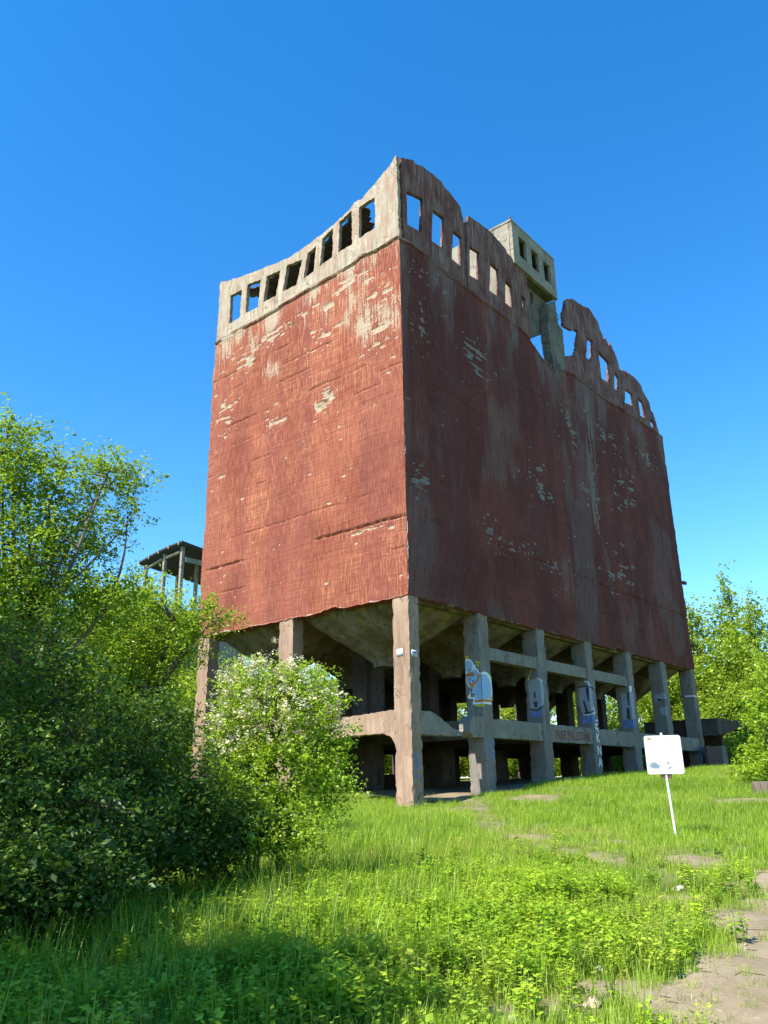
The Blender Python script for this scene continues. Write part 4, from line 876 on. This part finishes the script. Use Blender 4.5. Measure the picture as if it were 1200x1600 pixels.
spots = [(0, 58, 9.5, 1.55), (1, 60, 6.0, 1.45), (0, 57, 3.5, 1.40), (2, 45, 0.0, 0.95), (0, 48, -2.6, 1.05), (0, 60, 0.0, 1.5), (2, 50, -9.0, 1.15), (0, 52, -12.0, 1.25), (2, 56, 12.0, 1.3), (0, 64, 13, 1.6), (2, 62, -6, 1.4), (1, 57, -14, 1.2), (2, 66, 3, 1.5), (2, 55, 6.5, 1.1),
         (2, 33, 17, 0.9), (0, 28, 19, 0.8), (2, 24, 18, 0.8), (0, 36, 22, 1.0), (2, 19, 19, 0.85), (2, 14, 18, 0.8), (0, 10, 20, 0.8), (2, 5, 19, 0.85), (2, 0, 21, 0.85), (0, -5, 20, 0.7), (2, -10, 17, 0.8), (1, 16, 24, 0.9), (2, 29, 24, 1.0), (2, 41, 14, 0.95), (0, 47, 16, 1.2), (2, 22, 26, 1.0), (2, 8, 27, 1.0), (0, -15, 14, 0.75), (2, -19, 9, 0.8), (1, -3, 27, 0.8)]+[(3, x_, 16.6+0.9*math.sin(x_*1.7), 0.9+0.15*math.sin(x_)) for x_ in range(-8, 40, 3)]+[(3, 39, 9, 1.0), (3, 41, 5.5, 0.9), (3, 40, 1.5, 0.8), (3, 43, -2.5, 1.0), (3, 46, -6, 1.0), (3, 42, 12, 1.1)]+[(3, x_, 22+1.5*math.sin(x_*2.1), 1.15) for x_ in range(18, 60, 4)]+[(3, 50, y_, 1.2) for y_ in (-10, -5, 0, 4, 9, 14)]+[(2, 53, 2.5, 1.15), (0, 54, -5.5, 1.3), (2, 59, 15, 1.4)]
rs = np.random.default_rng(91)
for k, x, y, s in spots:
    E_ = empty(KN[k], (x, y, Tz(x, y)), KL[k]+(' beyond its far end' if x > 37 and y < 15 else ' seen between its columns'), 'shrub' if k == 3 else 'tree', 'undergrowth behind the bunker' if k == 3 else 'trees of the wood behind the bunker')
    rz = rs.uniform(0, 6.28); sc = Vector((s*rs.uniform(0.9, 1.1), s*rs.uniform(0.9, 1.1), s*rs.uniform(0.92, 1.08)))
    for nm, me in (('crown', KINDS[k][0]), ('trunk', KINDS[k][1])):
        c = bpy.data.objects.new(nm, me); COL.objects.link(c); c.parent = E_; c.rotation_euler = (0, 0, rz); c.scale = sc
# trees beside the photographer whose shade falls on the foreground
for (x, y, z, r, seed, lab) in ((-25.2, -13.05, 4.5, 1.9, 61, 'broadleaf tree shading the long grass beside the viewpoint'), (-24.0, -8.6, 5.2, 3.0, 62, 'broadleaf tree shading the bramble thicket'), (-26.4, -12.5, 5.8, 1.5, 63, 'broadleaf tree standing behind the thicket beyond the picture edge')):
    tree('broadleaf_tree', lab, 'tree', (x, y), [(np.array([x, y, z]), (r, r, r*0.9)), (np.array([x+0.6, y-0.5, z-1.4]), (r*0.8, r*0.8, r*0.6)), (np.array([x-0.5, y+0.7, z+1.2]), (r*0.7, r*0.7, r*0.7))], {61: 470, 62: 480, 63: 220}[seed], 24, 0.14, 0.36, seed, M_BARK, ML_TREE, 0.14, 8, twigs=60)

# ------------------------------------------------------------------ information board
sb = ground_px(1058, 1312); sz = Tz(sb[0], sb[1])
SG = empty('information_board', (sb[0], sb[1], sz), 'white square information board on a thin post in the meadow', 'sign')
vd = np.array([sb[0]-CAM[0], sb[1]-CAM[1]]); dist = float(np.hypot(*vd)); vd /= dist
fwd = np.array([-vd[0], -vd[1]]); an = math.radians(7); fwd = np.array([fwd[0]*math.cos(an)-fwd[1]*math.sin(an), fwd[0]*math.sin(an)+fwd[1]*math.cos(an)])
rgt = np.array([-fwd[1], fwd[0]])
mpp = dist/FPX*0.905
hb = 95*mpp; ph = 58*mpp; pw = 55*mpp
c0 = np.array([sb[0], sb[1]])+rgt*(-0.06)
def sp(u, v, w): return (c0[0]+rgt[0]*u+fwd[0]*w, c0[1]+rgt[1]*u+fwd[1]*w, sz+v)
obj('post', tube_mesh('post', [([(sb[0], sb[1], sz-0.3), sp(0, hb, -0.03), sp(0, hb+ph+0.06, -0.03)], 0.026)], 10), M_POST, SG, smooth=True)
bm = bmesh.new(); rad = 0.05; outl = []
for (su, sv) in ((-1, 0), (1, 0), (1, 1), (-1, 1)):
    a0 = {(-1, 0): 180, (1, 0): 270, (1, 1): 0, (-1, 1): 90}[(su, sv)]; ccx = su*(pw/2-rad); ccz = hb+(rad if sv == 0 else ph-rad)
    for k in range(5): a = math.radians(a0+k*22.5); outl.append((ccx+rad*math.cos(a), ccz+rad*math.sin(a)))
f0 = bm.faces.new([bm.verts.new(sp(u, v, 0.012)) for u, v in outl]); r = bmesh.ops.extrude_face_region(bm, geom=[f0])
for v in r['geom']:
    if isinstance(v, bmesh.types.BMVert): v.co += Vector((-fwd[0]*0.03, -fwd[1]*0.03, 0))
pn = obj('panel', bm_mesh('panel', bm), M_WHITE, SG)
M_PG = mat_plain('print_olive', (0.26, 0.29, 0.08), 0.6); M_PB = mat_plain('print_slate', (0.16, 0.21, 0.25), 0.6, 0.5, 30); M_PL = mat_plain('print_pale', (0.42, 0.45, 0.47), 0.6)
def pr(u0, u1, v0, v1, m_, ax=0.0):
    P = [sp(-pw/2+pw*u, hb+ph*v, 0.0145+ax) for u, v in ((u0, v0), (u1, v0), (u1, v1), (u0, v1))]
    obj('print', mesh_np('print', P, [(0, 1, 2, 3)]), m_, pn)
pr(0.09, 0.20, 0.88, 0.95, M_PG); pr(0.21, 0.30, 0.89, 0.92, M_PL); pr(0.68, 0.82, 0.89, 0.92, M_PG); pr(0.86, 0.92, 0.885, 0.915, M_PL)
def pr_poly(pts, m_):
    bm = bmesh.new(); bm.faces.new([bm.verts.new(sp(-pw/2+pw*u, hb+ph*v, 0.0145)) for u, v in pts]); obj('print', bm_mesh('print', bm), m_, pn)
pr(0.06, 0.36, 0.12, 0.33, M_PL); P_ = [(0.08, 0.20), (0.14, 0.16), (0.30, 0.15), (0.36, 0.21), (0.30, 0.25), (0.22, 0.31), (0.12, 0.29)]
bm = bmesh.new(); bm.faces.new([bm.verts.new(sp(-pw/2+pw*u, hb+ph*v, 0.017)) for u, v in P_]); obj('print', bm_mesh('print', bm), M_PB, pn)
pr_poly([(0.54, 0.32), (0.62, 0.31), (0.60, 0.22)], M_PB); pr_poly([(0.56, 0.12), (0.66, 0.15), (0.69, 0.18), (0.56, 0.17)], M_PB); pr_poly([(0.74, 0.31), (0.80, 0.22), (0.76, 0.22)], M_PB); pr(0.42, 0.44, 0.24, 0.28, M_PL)
br = bmesh.new()
V, Q = box_grid(-0.12, 0.12, -0.02, 0.02, -0.09, 0.0, 0.3, 0, 0, 1)
V = np.array([sp(a, hb+c-0.0, b-0.03) for a, b, c in V]); obj('bracket', mesh_np('bracket', V, Q), M_STEEL, SG)

# ------------------------------------------------------------------ stones and rubble
def stone(px, py, r, mt, label, name, seed, flat=0.6, cat='stone', group=None):
    bm = bmesh.new(); bmesh.ops.create_icosphere(bm, subdivisions=3, radius=1.0)
    rng = np.random.default_rng(seed); s = np.array([1, rng.uniform(0.6, 0.9), flat])
    P = np.array([v.co[:] for v in bm.verts])
    for _ in range(9):                                # flat broken faces
        d = rng.normal(size=3); d /= np.linalg.norm(d); h = rng.uniform(0.55, 0.85); k = P@d; P -= np.outer(np.maximum(0, k-h), d)
    P = P*s*r*(1+0.12*(fnoise(P*2+seed, seed, 3)-0.5)[:, None])
    a = rng.uniform(0, 6.28); c_, s_ = math.cos(a), math.sin(a); P = P@np.array([[c_, s_, 0], [-s_, c_, 0], [0, 0, 1]])
    g_ = ground_px(px, py)
    for v, p_ in zip(bm.verts, P): v.co = p_
    o = obj(name, bm_mesh(name, bm), mt, None, (g_[0], g_[1], Tz(g_[0], g_[1])+r*flat*0.32)); return tag(o, label, cat, group)
stone(1060, 1393, 0.13, M_STONE, 'lone white stone on the worn track below the information board', 'stone', 1, 0.5)
stone(930, 1572, 0.085, M_BRICK, 'reddish broken brick lying in dry grass beside the dirt road', 'brick_fragment', 2, 0.6, 'brick')
stone(913, 1578, 0.05, M_BRICK, 'small orange brick chip next to the broken brick', 'brick_fragment', 3, 0.7, 'brick')
stone(815, 1597, 0.11, M_STONE, 'pale flat stone at the lower edge of the weeds', 'stone', 4, 0.35)
stone(897, 1512, 0.15, M_STONE, 'flat pale slab at the foot of the weed bank', 'stone', 5, 0.3)
stone(935, 1520, 0.08, M_STONE, 'whitish lump beside the flat pale slab', 'stone', 6, 0.5)
stone(918, 1458, 0.06, M_STONE, 'small pale stone half hidden among the weeds', 'stone', 7, 0.7)
stone(680, 1565, 0.06, M_STONE, 'white stone in the bare gap of the weeds', 'stone', 8, 0.6)
rs = np.random.default_rng(5)
for k in range(44):
    stone(rs.uniform(1000, 1195), rs.uniform(1410, 1595), rs.uniform(0.008, 0.032), M_PEB, 'small pale pebble scattered on the dirt road', 'pebble', 50+k, 0.6, 'pebble', 'pebbles on the dirt road')
# sawn stump at the meadow edge
gs = ground_px(1192, 1243); zs = Tz(gs[0], gs[1])
ang = np.arange(18)*2*math.pi/18; rr = 0.26*(1+0.15*np.sin(ang*3+1)+0.08*np.sin(ang*7)); V = []
for z_, f_ in ((-0.2, 1.25), (0.15, 1.05), (0.42, 1.0), (0.45, 0.94)): V += [(gs[0]+f_*r_*math.cos(a), gs[1]+f_*r_*math.sin(a), zs+z_) for a, r_ in zip(ang, rr)]
V.append((gs[0], gs[1], zs+0.455)); Q = [(k*18+s, k*18+(s+1) % 18, (k+1)*18+(s+1) % 18, (k+1)*18+s) for k in range(3) for s in range(18)]
st = obj('tree_stump', mesh_np('tree_stump', V, Q, [(54+s, 54+(s+1) % 18, 72) for s in range(18)]), M_BARK); tag(st, 'short sawn tree stump at the far edge of the meadow', 'stump')

# ------------------------------------------------------------------ grass and weeds (scattered instances)
def blade_clump(rng, n, R, hmin, hmax, w, lean, seg=3):
    V = []; Q = []; Tn = []; off = 0
    for _ in range(n):
        a = rng.uniform(0, 6.28); r = R*math.sqrt(rng.random()); b = np.array([r*math.cos(a), r*math.sin(a), 0.0])
        h = rng.uniform(hmin, hmax); d = rng.uniform(0, 6.28); dv = np.array([math.cos(d), math.sin(d), 0]); sd_ = np.array([-dv[1], dv[0], 0]); l = lean*rng.uniform(0.3, 1.4)*h
        tt = np.clip(rng.normal(0.5, 0.2), 0, 1)
        for k in range(seg+1):
            t = k/seg; c = b+dv*l*t*t+np.array([0, 0, h*t*(1-0.25*t*lean)]); ww = w*(1-t**1.5*0.92)*0.5
            V += [c-sd_*ww, c+sd_*ww]
        for k in range(seg): Q.append((off+2*k, off+2*k+1, off+2*k+3, off+2*k+2)); Tn.append(tt)
        off += 2*(seg+1)
    return np.array(V), np.array(Q), np.array(Tn)
def weed_clump(rng, stems, h, leaf, per):
    V = []; Q = []; Tn = []; off = 0
    def quad(c, a, b, s, asp, tt):
        nonlocal off
        n_ = np.cross(a, b); V.extend([c, c+a*s*0.45+b*s*asp*0.5-n_*s*0.06, c+a*s-n_*s*0.1*0, c+a*s*0.45-b*s*asp*0.5-n_*s*0.06]); Q.append((off, off+1, off+2, off+3)); Tn.append(tt); off += 4
    for _ in range(stems):
        a = rng.uniform(0, 6.28); r = 0.13*math.sqrt(rng.random()); b0 = np.array([r*math.cos(a), r*math.sin(a), 0]); H = h*rng.uniform(0.5, 1.1); ln_ = np.array([rng.normal(), rng.normal(), 0])*0.10
        quad(b0, np.array([ln_[0], ln_[1], 1.0]), np.array([1., 0, 0]), H, 0.012/H*1.2, 0.3)
        for k in range(per):
            t = 0.25+0.75*(k+0.5)/per; c = b0+np.array([ln_[0]*H*t, ln_[1]*H*t, H*t])
            az = rng.uniform(0, 6.28); el = rng.uniform(-0.35, 0.45); av = np.array([math.cos(az)*math.cos(el), math.sin(az)*math.cos(el), math.sin(el)]); bv = np.array([-math.sin(az), math.cos(az), rng.normal()*0.25])
            quad(c, av, bv, leaf*rng.uniform(0.6, 1.2)*(1.15-0.4*t), 0.62, np.clip(rng.normal(0.35+0.35*t, 0.15), 0, 1))
    return np.array(V), np.array(Q), np.array(Tn)

def scatter_tree():
    ng = bpy.data.node_groups.new('scatter', 'GeometryNodeTree')
    ng.interface.new_socket('Geometry', in_out='INPUT', socket_type='NodeSocketGeometry'); ng.interface.new_socket('Geometry', in_out='OUTPUT', socket_type='NodeSocketGeometry')
    N = ng.nodes; Lk = ng.links.new
    gi = N.new('NodeGroupInput'); go = N.new('NodeGroupOutput')
    def attr(nm, ty):
        n = N.new('GeometryNodeInputNamedAttribute'); n.data_type = ty; n.inputs[0].default_value = nm; return [o_ for o_ in n.outputs if o_.enabled][0]
    pr_ = attr('proto', 'FLOAT'); cmp_ = N.new('FunctionNodeCompare'); cmp_.data_type = 'FLOAT'; cmp_.operation = 'LESS_THAN'; cmp_.inputs[1].default_value = -0.5
    Lk(pr_, cmp_.inputs[0])
    sep = N.new('GeometryNodeSeparateGeometry'); sep.domain = 'POINT'; Lk(gi.outputs[0], sep.inputs[0]); Lk(cmp_.outputs[0], sep.inputs[1])
    spl = N.new('GeometryNodeSplitToInstances'); spl.domain = 'POINT'; Lk(sep.outputs[1], spl.inputs[0])
    f2i = N.new('FunctionNodeFloatToInt'); Lk(pr_, f2i.inputs[0]); Lk(f2i.outputs[0], spl.inputs['Group ID'])
    iop = N.new('GeometryNodeInstanceOnPoints'); Lk(sep.outputs[0], iop.inputs['Points']); Lk(spl.outputs[0], iop.inputs['Instance']); iop.inputs['Pick Instance'].default_value = True
    pk = N.new('FunctionNodeFloatToInt'); Lk(attr('pick', 'FLOAT'), pk.inputs[0]); Lk(pk.outputs[0], iop.inputs['Instance Index'])
    cx_ = N.new('ShaderNodeCombineXYZ'); Lk(attr('tilt', 'FLOAT'), cx_.inputs[0]); Lk(attr('spin', 'FLOAT'), cx_.inputs[2])
    e2r = N.new('FunctionNodeEulerToRotation'); Lk(cx_.outputs[0], e2r.inputs[0]); Lk(e2r.outputs[0], iop.inputs['Rotation'])
    Lk(attr('size', 'FLOAT'), iop.inputs['Scale']); Lk(iop.outputs[0], go.inputs[0])
    return ng
SC = scatter_tree()
def scatter(name, label, protos, pts, size, dry, mat, seed):
    rng = np.random.default_rng(seed); V = []; Q = []; Tn = []; Pr = []; off = 0
    for k, (v, q_, t_) in enumerate(protos):
        V.append(v); Q.append(q_+off); Tn.append(t_); Pr.append(np.full(len(v), k)); off += len(v)
    n = len(pts); V.append(pts); Pr.append(np.full(n, -1.0))
    me = mesh_np(name, np.concatenate(V), np.concatenate(Q)); nv = off
    set_attr(me, 'tint', np.concatenate(Tn), 'FACE'); set_attr(me, 'proto', np.concatenate(Pr))
    z = np.zeros(nv)
    set_attr(me, 'pick', np.concatenate([z, rng.integers(0, len(protos), n)])); set_attr(me, 'spin', np.concatenate([z, rng.uniform(0, 6.28, n)]))
    set_attr(me, 'tilt', np.concatenate([z, rng.normal(0, 0.10, n)])); set_attr(me, 'size', np.concatenate([z+1, size])); set_attr(me, 'dry', np.concatenate([z, dry]))
    o = obj(name, me, mat); md = o.modifiers.new('scatter', 'NODES'); md.node_group = SC; o['kind'] = 'stuff'; o['label'] = label
    return o
rng = np.random.default_rng(101)
# candidate points: uniform over the picture's part of the ground, denser near the camera
def candidates(n, dmin, dmax, seed, power=0.5):
    rng = np.random.default_rng(seed); d = dmin+(dmax-dmin)*rng.random(n)**(1/power*0.5); a = YAW+rng.uniform(-0.56, 0.62, n)
    x = CAM[0]+d*np.cos(a); y = CAM[1]+d*np.sin(a); return x, y, d
def not_inside(x, y): return ~((x > 0.2) & (x < 30.6) & (y > -0.1) & (y < 13.5)) | ((x < 3.5) & (y > 1.2) & (y < 6.3) & (x > 0))
def colfree(x, y):
    ok = np.ones(x.shape, bool)
    for y0, y1 in ROWS:
        for x0, x1 in CX: ok &= ~((x > x0-0.12) & (x < x1+0.12) & (y > y0-0.12) & (y < y1+0.12))
    return ok
x, y, d = candidates(30000, 4.5, 52, 1, 0.62)
s = soil(x, y); keep = (rng.random(len(x)) > np.clip(s*1.02, 0, 0.90)) & not_inside(x, y) & colfree(x, y); x, y, d, s = x[keep], y[keep], d[keep], s[keep]
lush = fnoise(p3(x*0.35, y*0.35), 111, 3)
size = (0.65+0.8*lush)*rng.uniform(0.7, 1.25, len(x))*(1-0.65*s)*np.interp(d, [5, 20, 45], [0.9, 1.0, 1.05])
dry = np.clip(0.06+0.55*s+(0.42-lush)*1.5+rng.normal(0, 0.16, len(x)), -0.5, 0.85)*np.interp(d, [8, 25], [1, 0.7])
pts = np.stack([x, y, T(x, y)-0.01], -1)
gpr = [blade_clump(np.random.default_rng(200+k), 42, 0.20, 0.08, 0.26, 0.0075, 0.55) for k in range(5)]
scatter('grass', 'short meadow grass', gpr, pts, size, dry, ML_GR, 1)
# long grass
x, y, d = candidates(9000, 5, 34, 2, 0.6)
tl = fnoise(p3(x*0.5, y*0.5), 121, 3); cl = np.zeros(len(x))
for px, py, r in ((470, 1330, 1.2), (560, 1320, 1.2), (400, 1370, 1.3), (470, 1440, 1.3), (610, 1310, 2.2), (440, 1500, 1.2), (330, 1480, 1.5), (520, 1330, 2.0), (680, 1270, 1.2), (560, 1390, 1.6), (150, 1500, 1.6), (60, 1560, 1.2)):
    g_ = ground_px(px, py+25); cl = np.maximum(cl, np.exp(-((x-g_[0])**2+(y-g_[1])**2)/r**2))
s = soil(x, y); hill = (d > 22)*0.30*(x+y*0.3 > -6)
keep = (rng.random(len(x)) < np.clip(cl*0.85+(tl-0.56)*0.35+hill, 0.0, 1)*(1-np.clip(2*s, 0, 1))) & not_inside(x, y) & colfree(x, y); x, y, d = x[keep], y[keep], d[keep]
tpr = [blade_clump(np.random.default_rng(300+k), 16, 0.12, 0.28, 0.72, 0.010, 0.35, 4) for k in range(4)]
scatter('tall_grass', 'tufts of long grass', tpr, np.stack([x, y, T(x, y)-0.01], -1), rng.uniform(0.6, 1.15, len(x))*np.interp(d, [20, 26], [1, 0.62]), np.clip(rng.normal(0.02, 0.18, len(x)), -0.5, 0.5), ML_GR, 2)
# broad-leaved weeds
x, y, d = candidates(16000, 4.8, 30, 3, 0.6)
wd_ = np.zeros(len(x))
for px, py, r in ((700, 1440, 1.5), (620, 1500, 1.2), (780, 1460, 1.6), (880, 1430, 1.6), (960, 1430, 1.2), (700, 1520, 0.9), (560, 1440, 1.4), (850, 1380, 1.9), (640, 1380, 1.8), (940, 1480, 0.8), (500, 1400, 1.5), (350, 1440, 1.5), (300, 1530, 1.2), (100, 1540, 1.6), (200, 1440, 1.6), (450, 1560, 1.0), (30, 1450, 1.5), (730, 1575, 0.35), (560, 1540, 0.9)):
    g_ = ground_px(px, py+18); wd_ = np.maximum(wd_, np.exp(-((x-g_[0])**2+(y-g_[1])**2)/r**2))
s = soil(x, y); pn_ = fnoise(p3(x*0.9, y*0.9), 131, 3)
keep = (rng.random(len(x)) < np.clip(wd_*1.1*(0.35+pn_)+(d < 20)*0.03, 0, 1)*(1-np.clip(s*1.3, 0, 1))) & not_inside(x, y); x, y, d, pn_ = x[keep], y[keep], d[keep], pn_[keep]
wpr = [weed_clump(np.random.default_rng(400+k), 8, 0.34, (0.075, 0.055, 0.09, 0.065, 0.05, 0.08)[k], 9) for k in range(6)]
scatter('weeds', 'leafy nettles and other weeds', wpr, np.stack([x, y, T(x, y)-0.01], -1), (0.55+0.8*pn_)*rng.uniform(0.75, 1.2, len(x)), np.clip(rng.normal(0.02, 0.18, len(x))-(pn_-0.5)*0.7, -0.5, 0.35), ML_WD, 3)
# dry straw
x, y, d = candidates(5000, 5, 40, 4, 0.6); s = soil(x, y); hv = fnoise(p3(x*0.6, y*0.6), 141, 3)
keep = (rng.random(len(x)) < np.clip((hv-0.45)*2.2+s*0.5, 0, 0.8)) & not_inside(x, y) & colfree(x, y) & (dseg(x, y, ROAD) > 0.8); x, y, d = x[keep], y[keep], d[keep]
spr = [blade_clump(np.random.default_rng(500+k), 14, 0.16, 0.06, 0.30, 0.005, 1.1, 3) for k in range(3)]
scatter('dry_grass', 'dry straw and dead stalks among the grass', spr, np.stack([x, y, T(x, y)-0.005], -1), rng.uniform(0.6, 1.2, len(x)), np.clip(rng.normal(0.85, 0.1, len(x)), 0.5, 1), ML_GR, 4)
# one large bright plant in the foreground
g_ = ground_px(250, 1600); rngp = np.random.default_rng(9); V = []; Q = []; Tn = []; off = 0
for k in range(26):
    a = rngp.uniform(0, 6.28); h = rngp.uniform(0.12, 0.34); ln_ = rngp.uniform(0.10, 0.24); dv = np.array([math.cos(a), math.sin(a), 0]); sd_ = np.array([-dv[1], dv[0], 0]); tt = np.clip(rngp.normal(0.6, 0.15), 0, 1)
    for j in range(6):
        t = j/5; c = dv*ln_*t**1.3+np.array([0, 0, h*math.sin(min(1.0, t*1.15)*2.0)]); w_ = 0.020*math.sin(math.pi*min(0.98, 0.12+0.86*t))**0.8
        V += [c-sd_*w_, c+np.array([0, 0, -0.004]), c+sd_*w_]
    for j in range(5):
        b_ = off+3*j; Q += [(b_, b_+1, b_+4, b_+3), (b_+1, b_+2, b_+5, b_+4)]; Tn += [tt, tt]
    off += 18
me = mesh_np('leafy_plant', np.array(V)+np.array([0, 0, 0.0]), Q); set_attr(me, 'tint', Tn, 'FACE')
o = obj('leafy_plant', me, ML_HAW, None, (g_[0], g_[1], Tz(g_[0], g_[1])), smooth=True); tag(o, 'bright plant with long arching leaves in front of the shaded grass', 'plant')
